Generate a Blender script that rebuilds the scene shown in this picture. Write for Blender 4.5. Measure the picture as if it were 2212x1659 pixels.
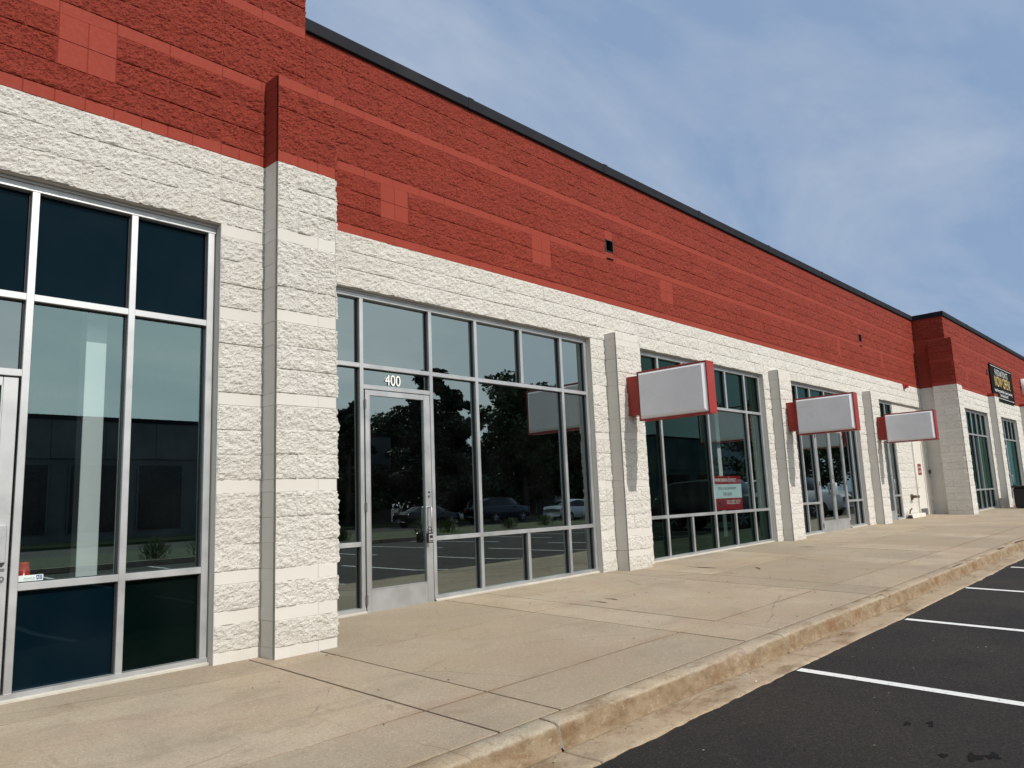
import bpy, math, random
import numpy as np
from mathutils import Vector, Matrix
random.seed(7)
for o in list(bpy.data.objects): bpy.data.objects.remove(o)
SC = bpy.context.scene
COL = SC.collection
PI = math.pi
# ------------------------------------------------------------ camera
F_PX, YAW, PITCH, ROLL = 1646.37, 0.8230032, 0.1557717, -0.0412643
CAMP = Vector((0, -6.733, 1.1453))
cd = bpy.data.cameras.new("camera"); cam = bpy.data.objects.new("camera", cd); COL.objects.link(cam)
cd.sensor_width = 36; cd.lens = F_PX / 2212 * 36; cd.clip_end = 2000; cd.clip_start = 0.05
fw = Vector((math.cos(PITCH) * math.sin(YAW), math.cos(PITCH) * math.cos(YAW), math.sin(PITCH)))
rt = Vector((math.cos(YAW), -math.sin(YAW), 0)); up = rt.cross(fw)
r2 = rt * math.cos(ROLL) + up * math.sin(ROLL); u2 = -rt * math.sin(ROLL) + up * math.cos(ROLL)
m = Matrix(((r2.x, u2.x, -fw.x, CAMP.x), (r2.y, u2.y, -fw.y, CAMP.y), (r2.z, u2.z, -fw.z, CAMP.z), (0, 0, 0, 1)))
cam.matrix_world = m
SC.camera = cam
SC.render.resolution_x = 1024; SC.render.resolution_y = 768
# ------------------------------------------------------------ light
SUN = Vector((0.13, -1.364, 1.04)).normalized()
sd = bpy.data.lights.new("sun", 'SUN'); sd.energy = 3.55; sd.angle = math.radians(0.5); sd.color = (1.0, 0.94, 0.86)
so = bpy.data.objects.new("sun", sd); COL.objects.link(so)
so.rotation_mode = 'QUATERNION'; so.rotation_quaternion = SUN.to_track_quat('Z', 'Y'); so.location = SUN * 60
W = bpy.data.worlds.new("World"); SC.world = W; W.use_nodes = True
wn = W.node_tree; wn.nodes.clear()
def WN(t, **k):
    n = wn.nodes.new(t)
    for a, b in k.items(): setattr(n, a, b)
    return n
sky = WN('ShaderNodeTexSky', sky_type='NISHITA', sun_disc=False)
sky.sun_elevation = math.asin(SUN.z); sky.sun_rotation = math.atan2(SUN.x, SUN.y)
sky.air_density = 1.0; sky.dust_density = 1.4; sky.ozone_density = 2.0
tc = WN('ShaderNodeTexCoord'); sep = WN('ShaderNodeSeparateXYZ'); wn.links.new(tc.outputs['Generated'], sep.inputs[0])
zz = WN('ShaderNodeMath', operation='ADD'); wn.links.new(sep.outputs[2], zz.inputs[0]); zz.inputs[1].default_value = 0.22
zc = WN('ShaderNodeMath', operation='MAXIMUM'); wn.links.new(zz.outputs[0], zc.inputs[0]); zc.inputs[1].default_value = 0.05
dv = WN('ShaderNodeVectorMath', operation='DIVIDE'); cb = WN('ShaderNodeCombineXYZ')
for i in range(3): wn.links.new(zc.outputs[0], cb.inputs[i])
wn.links.new(tc.outputs['Generated'], dv.inputs[0]); wn.links.new(cb.outputs[0], dv.inputs[1])
mp = WN('ShaderNodeMapping'); wn.links.new(dv.outputs[0], mp.inputs[0])
mp.inputs['Rotation'].default_value = (0, 0, math.radians(68)); mp.inputs['Scale'].default_value = (0.8, 1.7, 0.0); mp.inputs['Location'].default_value = (0.35, 0.7, 0)
n1 = WN('ShaderNodeTexNoise'); wn.links.new(mp.outputs[0], n1.inputs['Vector']); n1.inputs['Scale'].default_value = 1.35
n1.inputs['Detail'].default_value = 9; n1.inputs['Roughness'].default_value = 0.56; n1.inputs['Distortion'].default_value = 0.35
cr = WN('ShaderNodeValToRGB'); wn.links.new(n1.outputs['Fac'], cr.inputs[0])
cr.color_ramp.elements[0].position = 0.43; cr.color_ramp.elements[0].color = (0.04, 0.04, 0.04, 1)
cr.color_ramp.elements[1].position = 0.72; cr.color_ramp.elements[1].color = (0.62, 0.62, 0.62, 1)
veil = WN('ShaderNodeMix', data_type='RGBA'); veil.inputs[0].default_value = 0.80; wn.links.new(sky.outputs[0], veil.inputs[6]); veil.inputs[7].default_value = (3.2, 4.65, 7.1, 1)
dotn = WN('ShaderNodeVectorMath', operation='DOT_PRODUCT'); wn.links.new(tc.outputs['Generated'], dotn.inputs[0]); dotn.inputs[1].default_value = SUN
hz = WN('ShaderNodeMapRange', interpolation_type='SMOOTHSTEP'); wn.links.new(dotn.outputs['Value'], hz.inputs[0]); hz.inputs[1].default_value = 0.22; hz.inputs[2].default_value = 0.85; hz.inputs[4].default_value = 0.85
vl2 = WN('ShaderNodeMix', data_type='RGBA'); wn.links.new(hz.outputs[0], vl2.inputs[0]); wn.links.new(veil.outputs[2], vl2.inputs[6]); vl2.inputs[7].default_value = (10.5, 11.6, 12.0, 1)
mix = WN('ShaderNodeMix', data_type='RGBA'); wn.links.new(cr.outputs[0], mix.inputs[0])
cl2 = WN('ShaderNodeMix', data_type='RGBA'); wn.links.new(hz.outputs[0], cl2.inputs[0]); cl2.inputs[6].default_value = (6.8, 7.4, 8.3, 1); cl2.inputs[7].default_value = (15, 15.2, 14.8, 1); wn.links.new(cl2.outputs[2], mix.inputs[7])
wn.links.new(vl2.outputs[2], mix.inputs[6])
bgn = WN('ShaderNodeBackground'); wn.links.new(mix.outputs[2], bgn.inputs[0]); bgn.inputs[1].default_value = 0.086
wo = WN('ShaderNodeOutputWorld'); wn.links.new(bgn.outputs[0], wo.inputs[0])
SC.view_settings.view_transform = 'Standard'; SC.view_settings.look = 'None'; SC.view_settings.exposure = 0.0; SC.view_settings.gamma = 1
SC.render.engine = 'CYCLES'
# ------------------------------------------------------------ materials
MATS = {}
class NT:
    def __init__(s, name):
        s.m = bpy.data.materials.new(name); s.m.use_nodes = True; s.t = s.m.node_tree; s.b = s.t.nodes['Principled BSDF']; MATS[name] = s.m
        s.pos = s.n('ShaderNodeNewGeometry').outputs['Position']
    def n(s, t, **k):
        x = s.t.nodes.new(t)
        for a, b in k.items(): setattr(x, a, b)
        return x
    def l(s, a, b): s.t.links.new(a, b)
    def noise(s, scale, detail=4, rough=0.5, vec=None, dist=0.0, sc3=None):
        x = s.n('ShaderNodeTexNoise'); v = vec or s.pos
        if sc3:
            mm = s.n('ShaderNodeVectorMath', operation='MULTIPLY'); s.l(v, mm.inputs[0]); mm.inputs[1].default_value = sc3; v = mm.outputs[0]
        s.l(v, x.inputs['Vector']); x.inputs['Scale'].default_value = scale; x.inputs['Detail'].default_value = detail
        x.inputs['Roughness'].default_value = rough; x.inputs['Distortion'].default_value = dist
        return x.outputs['Fac']
    def ramp(s, f, a, b, ca=0.0, cb_=1.0):
        x = s.n('ShaderNodeMapRange'); s.l(f, x.inputs[0]); x.inputs[1].default_value = a; x.inputs[2].default_value = b
        x.inputs[3].default_value = ca; x.inputs[4].default_value = cb_; return x.outputs[0]
    def math(s, op, a, b=None):
        x = s.n('ShaderNodeMath', operation=op)
        for i, v in enumerate((a, b)):
            if v is None: continue
            if isinstance(v, (int, float)): x.inputs[i].default_value = v
            else: s.l(v, x.inputs[i])
        return x.outputs[0]
    def mix(s, f, a, b, mode='MIX'):
        x = s.n('ShaderNodeMix', data_type='RGBA', blend_type=mode)
        for i, v in ((0, f), (6, a), (7, b)):
            if isinstance(v, (int, float)): x.inputs[i].default_value = v
            elif isinstance(v, tuple): x.inputs[i].default_value = (*v, 1)
            else: s.l(v, x.inputs[i])
        return x.outputs[2]
    def set(s, col=None, rough=None, metal=None, spec=None):
        for nm, v in (('Base Color', col), ('Roughness', rough), ('Metallic', metal), ('Specular IOR Level', spec)):
            if v is None: continue
            if isinstance(v, (int, float)): s.b.inputs[nm].default_value = v
            elif isinstance(v, tuple): s.b.inputs[nm].default_value = (*v, 1)
            else: s.l(v, s.b.inputs[nm])
        return s
    def bump(s, h, dist=0.01, strength=1.0):
        x = s.n('ShaderNodeBump'); s.l(h, x.inputs['Height']); x.inputs['Distance'].default_value = dist
        if isinstance(strength, (int, float)): x.inputs['Strength'].default_value = strength
        else: s.l(strength, x.inputs['Strength'])
        s.l(x.outputs[0], s.b.inputs['Normal']); return s
RED = (0.27, 0.044, 0.028); WHT = (0.68, 0.66, 0.62)
def block_paint():
    s = NT('block_paint')
    sp = s.n('ShaderNodeSeparateXYZ'); s.l(s.pos, sp.inputs[0])
    wob = s.math('MULTIPLY', s.math('SUBTRACT', s.noise(9, 3), 0.5), 0.012)
    isred = s.math('GREATER_THAN', s.math('ADD', sp.outputs[2], wob), 4.1656)
    c = s.mix(isred, WHT, RED)
    at = s.n('ShaderNodeAttribute', attribute_name='split'); sp_ = at.outputs['Fac']
    # uneven paint film, faded patches, painted-in pit shade, dust low on the wall and rain streaks
    c = s.mix(s.ramp(s.noise(1.3, 5, 0.6), 0.35, 0.75, 0, 0.22), c, s.mix(isred, (0.70, 0.66, 0.55), (0.42, 0.085, 0.04)))
    c = s.mix(s.math('MULTIPLY', s.math('MULTIPLY', s.ramp(s.noise(60, 5, 0.65), 0.52, 0.36, 0, 0.5), s.math('ADD', 0.7, isred)), sp_), c, s.mix(isred, (0.47, 0.44, 0.39), (0.135, 0.016, 0.011)))  # small shadows in the pits of split faces, put into the colour
    streak = s.ramp(s.noise(5, 4, 0.55, sc3=(3.0, 3.0, 0.22)), 0.58, 0.8, 0, 0.22)
    c = s.mix(streak, c, s.mix(isred, (0.5, 0.47, 0.40), (0.27, 0.045, 0.03)))
    un = s.n('ShaderNodeAttribute', attribute_name='unit').outputs['Fac']
    c = s.mix(s.ramp(un, 0.0, 1.0, 0.0, 0.26), c, s.mix(isred, (0.52, 0.495, 0.44), (0.17, 0.026, 0.018)))
    drip = s.math('MULTIPLY', s.ramp(sp.outputs[2], 5.3, 6.4, 0, 1), s.ramp(s.noise(4, 5, 0.6, sc3=(2.2, 2.2, 0.12)), 0.52, 0.70, 0, 0.5))
    c = s.mix(drip, c, (0.13, 0.03, 0.022))
    low = s.math('MULTIPLY', s.ramp(sp.outputs[2], 0.0, 0.5, 0.55, 0), s.ramp(s.noise(6, 5, 0.6), 0.35, 0.7))
    c = s.mix(low, c, (0.44, 0.38, 0.28))
    c = s.mix(s.math('MULTIPLY', s.math('SUBTRACT', 1.0, sp_), 0.5), c, s.mix(isred, (0.53, 0.51, 0.475), (0.262, 0.047, 0.031)))
    s.set(col=c, rough=s.ramp(s.noise(30, 3), 0.3, 0.7, 0.6, 0.85), spec=0.12)
    big = s.noise(62, 7, 0.6, dist=0.5, sc3=(1, 1, 1.25)); fine = s.noise(160, 4, 0.6)
    h = s.math('ADD', s.math('MULTIPLY', s.math('MULTIPLY', big, sp_), 1.0), s.math('MULTIPLY', s.math('ADD', s.math('MULTIPLY', sp_, 0.16), 0.035), fine))
    s.bump(h, 0.019, 1.0)
block_paint()
def plain(name, col, rough=0.5, metal=0.0, var=0.12, scale=3.0, bump=0.0, bs=60, spec=0.5):
    s = NT(name)
    c = s.mix(s.ramp(s.noise(scale, 5, 0.6), 0.3, 0.7, 0, 1), tuple(v * (1 - var) for v in col), tuple(min(1, v * (1 + var)) for v in col))
    s.set(col=c, rough=s.ramp(s.noise(scale * 2.3, 4), 0.3, 0.7, max(0.02, rough - 0.08), min(1, rough + 0.08)), metal=metal, spec=spec)
    if bump: s.bump(s.noise(bs, 5, 0.6), bump)
    return s.m
s = NT('aluminium')
c = s.mix(s.ramp(s.noise(2.2, 5, 0.65), 0.4, 0.7, 0, 0.6), (0.52, 0.53, 0.54), (0.42, 0.43, 0.44))
c = s.mix(s.ramp(s.noise(14, 6, 0.7, sc3=(1, 1, 0.5)), 0.66, 0.74, 0, 0.5), c, (0.30, 0.28, 0.25))
s.set(col=c, rough=s.ramp(s.noise(5, 4), 0.3, 0.7, 0.38, 0.55), metal=0.75)
plain('gasket', (0.012, 0.012, 0.013), 0.6)
plain('coping_metal', (0.014, 0.015, 0.020), 0.75, 0.0, spec=0.15, var=0.25, scale=1.2)
plain('red_enamel', (0.30, 0.024, 0.014), 0.35, var=0.10, scale=2.0)
plain('sign_face', (0.80, 0.80, 0.82), 0.30, var=0.08, scale=1.0)
plain('black_metal', (0.02, 0.02, 0.021), 0.45, var=0.2)
plain('black_plastic', (0.012, 0.012, 0.013), 0.35)
plain('brass', (0.16, 0.12, 0.08), 0.5, 0.8)
plain('white_trim', (0.74, 0.71, 0.64), 0.5, var=0.08, bump=0.002)
plain('caulk', (0.48, 0.45, 0.39), 0.7, bump=0.006, bs=40)
plain('door_paint', (0.72, 0.69, 0.63), 0.42, var=0.04)
plain('kick_grey', (0.20, 0.20, 0.20), 0.4, 0.5)
plain('interior_dark', (0.035, 0.036, 0.038), 0.8)
plain('interior_floor', (0.035, 0.034, 0.032), 0.6)
plain('interior_white', (0.85, 0.86, 0.84), 0.5, var=0.03)
plain('cup_red', (0.80, 0.03, 0.02), 0.25, var=0.04)
plain('white_letter', (0.86, 0.86, 0.84), 0.4, var=0.02)
plain('gold_letter', (0.66, 0.47, 0.16), 0.5, var=0.05)
plain('grey_letter', (0.16, 0.17, 0.17), 0.5, var=0.05)
plain('blue_ink', (0.008, 0.04, 0.16), 0.4, var=0.05)
plain('sticker_white', (0.62, 0.68, 0.68), 0.35, var=0.03)
plain('sticker_red', (0.34, 0.016, 0.022), 0.35, var=0.05)
plain('banner_black', (0.008, 0.008, 0.008), 0.9, spec=0.1)
plain('notice_maroon', (0.24, 0.04, 0.035), 0.45)
plain('siren_red', (0.42, 0.015, 0.02), 0.35)
plain('tyre', (0.02, 0.02, 0.02), 0.85); plain('rim', (0.5, 0.5, 0.52), 0.3, 0.9)
plain('lamp_red', (0.30, 0.01, 0.01), 0.2)
plain('lamp_clear', (0.7, 0.7, 0.72), 0.1)
plain('car_white', (0.72, 0.73, 0.74), 0.2, var=0.03); plain('car_black', (0.012, 0.013, 0.016), 0.15); plain('car_blue', (0.018, 0.028, 0.045), 0.2)
plain('car_glass', (0.01, 0.012, 0.014), 0.04)
plain('concrete_grey', (0.16, 0.16, 0.155), 0.85, var=0.2, scale=0.6, bump=0.01); plain('stucco_white', (0.62, 0.61, 0.58), 0.8, var=0.06, scale=0.6)
plain('stucco_teal', (0.30, 0.37, 0.36), 0.8, var=0.08, scale=0.5)
plain('dark_opening', (0.02, 0.021, 0.023), 0.25)
plain('bark', (0.09, 0.065, 0.045), 0.9, var=0.3, bump=0.02, bs=20)
plain('roofing', (0.18, 0.18, 0.17), 0.9)
def leafm(name, col):
    s = NT(name)
    oi = s.n('ShaderNodeNewGeometry').outputs['Random Per Island']
    c = s.mix(oi, tuple(v * 0.6 for v in col), tuple(v * 1.45 for v in col)); s.set(col=c, rough=0.6, spec=0.3)
leafm('leaf_green', (0.035, 0.068, 0.02)); leafm('needle_green', (0.02, 0.04, 0.018)); leafm('shrub_green', (0.085, 0.125, 0.035))
s = NT('lawn_grass')
s.set(col=s.mix(s.ramp(s.noise(2.5, 6, 0.7), 0.3, 0.7), (0.05, 0.075, 0.022), (0.12, 0.13, 0.05)), rough=0.9).bump(s.noise(40, 5, 0.7), 0.05)
# concrete pavement
def concrete(name, base, rust=0.0, warm=0.42):
    s = NT(name)
    sp = s.n('ShaderNodeSeparateXYZ'); s.l(s.pos, sp.inputs[0])
    tone = s.n('ShaderNodeAttribute', attribute_name='tone').outputs['Fac']
    c = s.mix(s.ramp(s.noise(0.9, 5, 0.6), 0.32, 0.68), tuple(v * 0.80 for v in base), tuple(v * 1.14 for v in base))
    c = s.mix(s.ramp(s.noise(0.55, 4, 0.55, dist=0.5), 0.45, 0.65, 0, warm), c, (base[0] * 1.02, base[1] * 0.86, base[2] * 0.66))
    c = s.mix(s.ramp(s.noise(2.6, 7, 0.68, dist=0.6, sc3=(0.5, 1.3, 1)), 0.53, 0.68, 0, 0.62), c, tuple(v * 0.62 for v in base))
    c = s.mix(s.ramp(s.noise(0.8, 3, 0.5, dist=0.8, vec=None, sc3=(1, 1.6, 1)), 0.52, 0.62, 0, 0.30), c, (base[0] * 1.0, base[1] * 0.84, base[2] * 0.86))
    c = s.mix(s.ramp(tone, 0, 1, 0, 0.60), c, (base[0] * 0.66, base[1] * 0.66, base[2] * 0.64))
    c = s.mix(s.ramp(s.noise(60, 6, 0.92), 0.50, 0.60, 0, 0.62), c, tuple(v * 0.55 for v in base))
    c = s.mix(s.ramp(s.noise(34, 6, 0.8), 0.50, 0.70, 0, 0.35), c, tuple(v * 0.62 for v in base))
    c = s.mix(s.ramp(s.noise(52, 6, 0.9), 0.54, 0.62, 0, 0.5), c, tuple(min(1, v * 1.5) for v in base))
    spk = s.n('ShaderNodeTexVoronoi'); s.l(s.pos, spk.inputs['Vector']); spk.inputs['Scale'].default_value = 6.5
    c = s.mix(s.math('MULTIPLY', s.math('LESS_THAN', spk.outputs['Distance'], 0.032), s.math('GREATER_THAN', s.noise(3.1, 2), 0.56)), c, (0.06, 0.05, 0.04))
    if name == 'concrete':
        # rust and dirt settled along the long tooled joints
        for y_, k_ in ((-3.02, 0.62), (-1.32, 0.35)):
            dy_ = s.math('ABSOLUTE', s.math('SUBTRACT', sp.outputs[1], y_))
            ln = s.math('MULTIPLY', s.ramp(dy_, 0.007, 0.016, 1, 0), s.ramp(s.noise(1.1, 5, 0.65), 0.38, 0.55))
            c = s.mix(s.math('MULTIPLY', ln, k_), c, (0.15, 0.10, 0.065))
            sf = s.math('MULTIPLY', s.ramp(dy_, 0.01, 0.11, 1, 0), s.ramp(s.noise(1.6, 5, 0.65), 0.48, 0.64))
            c = s.mix(s.math('MULTIPLY', sf, 0.55 * k_), c, (0.24, 0.145, 0.085))
        st_ = s.math('MULTIPLY', s.ramp(s.noise(1.9, 7, 0.7, dist=1.2, sc3=(1.6, 0.7, 1)), 0.60, 0.68), s.ramp(s.noise(0.5, 3), 0.42, 0.55))
        c = s.mix(s.math('MULTIPLY', st_, 0.5), c, (0.26, 0.165, 0.09))
    # hairline cracks
    cv = s.n('ShaderNodeTexVoronoi', feature='DISTANCE_TO_EDGE')
    dd = s.n('ShaderNodeMix', data_type='RGBA'); dd.inputs[0].default_value = 0.12; s.l(s.pos, dd.inputs[6])
    nn = s.n('ShaderNodeTexNoise'); nn.inputs['Scale'].default_value = 3.2; nn.inputs['Detail'].default_value = 6; s.l(s.pos, nn.inputs['Vector']); s.l(nn.outputs['Color'], dd.inputs[7])
    s.l(dd.outputs[2], cv.inputs['Vector']); cv.inputs['Scale'].default_value = 0.62
    crack = s.math('MULTIPLY', s.ramp(cv.outputs['Distance'], 0.0015, 0.0045, 1, 0), s.ramp(s.noise(0.7, 2), 0.5, 0.56))
    c = s.mix(s.math('MULTIPLY', crack, 0.6), c, tuple(v * 0.42 for v in base))
    if rust:
        rz = s.ramp(s.noise(4.5, 7, 0.7, sc3=(0.8, 1, 2.0)), 0.42, 0.66)
        c = s.mix(s.math('MULTIPLY', rz, rust), c, (0.27, 0.13, 0.055))
        c = s.mix(s.ramp(s.noise(1.6, 7, 0.75, sc3=(1, 2, 3)), 0.50, 0.62, 0, 0.75), c, (0.20, 0.125, 0.07))
        c = s.mix(s.ramp(s.noise(11, 6, 0.7), 0.55, 0.7, 0, 0.55), c, (0.13, 0.10, 0.07))
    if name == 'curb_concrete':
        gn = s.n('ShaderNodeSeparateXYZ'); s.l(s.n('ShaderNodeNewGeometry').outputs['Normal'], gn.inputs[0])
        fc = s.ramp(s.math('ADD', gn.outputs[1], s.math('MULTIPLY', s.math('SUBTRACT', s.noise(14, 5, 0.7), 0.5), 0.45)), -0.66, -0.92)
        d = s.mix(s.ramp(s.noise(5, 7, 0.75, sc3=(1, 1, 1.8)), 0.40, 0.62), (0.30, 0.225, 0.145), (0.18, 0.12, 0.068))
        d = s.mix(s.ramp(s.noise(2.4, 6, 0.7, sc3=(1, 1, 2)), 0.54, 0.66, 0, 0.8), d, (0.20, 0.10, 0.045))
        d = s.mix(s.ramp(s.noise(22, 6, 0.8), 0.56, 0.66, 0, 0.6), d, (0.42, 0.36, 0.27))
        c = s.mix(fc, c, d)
    s.set(col=c, rough=0.9, spec=0.2)
    s.bump(s.math('ADD', s.noise(120, 4, 0.7), s.math('MULTIPLY', s.noise(9, 4, 0.6), 0.6)), 0.006)
concrete('concrete', (0.425, 0.352, 0.265)); concrete('curb_concrete', (0.41, 0.355, 0.27), rust=0.30); concrete('gutter_concrete', (0.41, 0.335, 0.24), rust=0.22)
s = NT('joint_dirt'); s.set(col=(0.085, 0.052, 0.030), rough=1.0)
s = NT('asphalt')
c = s.mix(s.ramp(s.noise(0.5, 6, 0.62, dist=0.5), 0.38, 0.62), (0.020, 0.018, 0.020), (0.042, 0.035, 0.028))
c = s.mix(s.ramp(s.noise(1.5, 7, 0.7, dist=0.3), 0.52, 0.70, 0, 0.7), c, (0.054, 0.044, 0.034))
c = s.mix(s.ramp(s.noise(55, 6, 0.9), 0.52, 0.60, 0, 0.8), c, (0.085, 0.075, 0.062))
c = s.mix(s.ramp(s.noise(48, 6, 0.9, sc3=(1.1, 1, 1)), 0.50, 0.42, 0, 0.85), c, (0.008, 0.008, 0.009))
for sc_, th, cc in ((5.0, 0.03, (0.42, 0.36, 0.26)), (16.0, 0.075, (0.16, 0.145, 0.125)), (34.0, 0.13, (0.12, 0.11, 0.10))):
    v = s.n('ShaderNodeTexVoronoi'); s.l(s.pos, v.inputs['Vector']); v.inputs['Scale'].default_value = sc_
    c = s.mix(s.math('MULTIPLY', s.math('LESS_THAN', v.outputs['Distance'], th), s.math('GREATER_THAN', s.noise(2.1 + sc_, 2), 0.50)), c, cc)
s.set(col=c, rough=0.85, spec=0.3); s.bump(s.noise(80, 6, 0.85), 0.022)
s = NT('line_paint'); s.set(col=s.mix(s.ramp(s.noise(26, 7, 0.8), 0.57, 0.64, 0, 0.8), (0.78, 0.78, 0.76), (0.14, 0.13, 0.12)), rough=0.6); s.bump(s.noise(150, 4, 0.7), 0.006)
s = NT('oil_stain'); s.set(col=(0.008, 0.008, 0.008), rough=0.8, spec=0.1)
s = NT('leaf_litter'); s.set(col=(0.05, 0.028, 0.015), rough=0.8)
def glass(name, tint, base_refl, refl_tint, ior=1.5, rough=0.0, opaque=None):
    m_ = bpy.data.materials.new(name); m_.use_nodes = True; t = m_.node_tree; t.nodes.clear(); MATS[name] = m_
    out = t.nodes.new('ShaderNodeOutputMaterial'); mx = t.nodes.new('ShaderNodeMixShader'); g = t.nodes.new('ShaderNodeBsdfGlossy')
    g.inputs['Color'].default_value = (*refl_tint, 1); g.inputs['Roughness'].default_value = rough
    if opaque: a = t.nodes.new('ShaderNodeBsdfDiffuse'); a.inputs[0].default_value = (*opaque, 1)
    else: a = t.nodes.new('ShaderNodeBsdfTransparent'); a.inputs[0].default_value = (*tint, 1)
    fr = t.nodes.new('ShaderNodeFresnel'); fr.inputs[0].default_value = ior
    mr = t.nodes.new('ShaderNodeMapRange'); t.links.new(fr.outputs[0], mr.inputs[0]); mr.inputs[1].default_value = 0.04; mr.inputs[2].default_value = 1
    mr.inputs[3].default_value = base_refl; mr.inputs[4].default_value = 1
    # dust film on the outside of the pane, heavier at its foot
    geo = t.nodes.new('ShaderNodeNewGeometry'); no = t.nodes.new('ShaderNodeTexNoise'); t.links.new(geo.outputs['Position'], no.inputs['Vector'])
    no.inputs['Scale'].default_value = 2.5; no.inputs['Detail'].default_value = 6
    du = t.nodes.new('ShaderNodeBsdfDiffuse'); du.inputs[0].default_value = (0.42, 0.44, 0.42, 1)
    m2 = t.nodes.new('ShaderNodeMapRange'); t.links.new(no.outputs[0], m2.inputs[0]); m2.inputs[1].default_value = 0.35; m2.inputs[2].default_value = 0.75
    m2.inputs[3].default_value = 0.0; m2.inputs[4].default_value = 0.007
    mx2 = t.nodes.new('ShaderNodeMixShader')
    t.links.new(mr.outputs[0], mx.inputs[0]); t.links.new(a.outputs[0], mx.inputs[1]); t.links.new(g.outputs[0], mx.inputs[2])
    t.links.new(m2.outputs[0], mx2.inputs[0]); t.links.new(mx.outputs[0], mx2.inputs[1]); t.links.new(du.outputs[0], mx2.inputs[2])
    t.links.new(mx2.outputs[0], out.inputs[0])
glass('tinted_glass', (0.14, 0.20, 0.20), 0.36, (0.74, 0.87, 0.86))
glass('clear_glass', (0.80, 0.88, 0.89), 0.30, (0.68, 0.92, 0.90))
glass('dark_glass', (0.08, 0.13, 0.13), 0.04, (0.42, 0.78, 0.66))
glass('spandrel_navy', None, 0.012, (0.32, 0.62, 0.74), opaque=(0.001, 0.006, 0.011))
glass('spandrel_green', None, 0.006, (0.3, 0.6, 0.5), opaque=(0.0006, 0.0035, 0.003))
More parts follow.
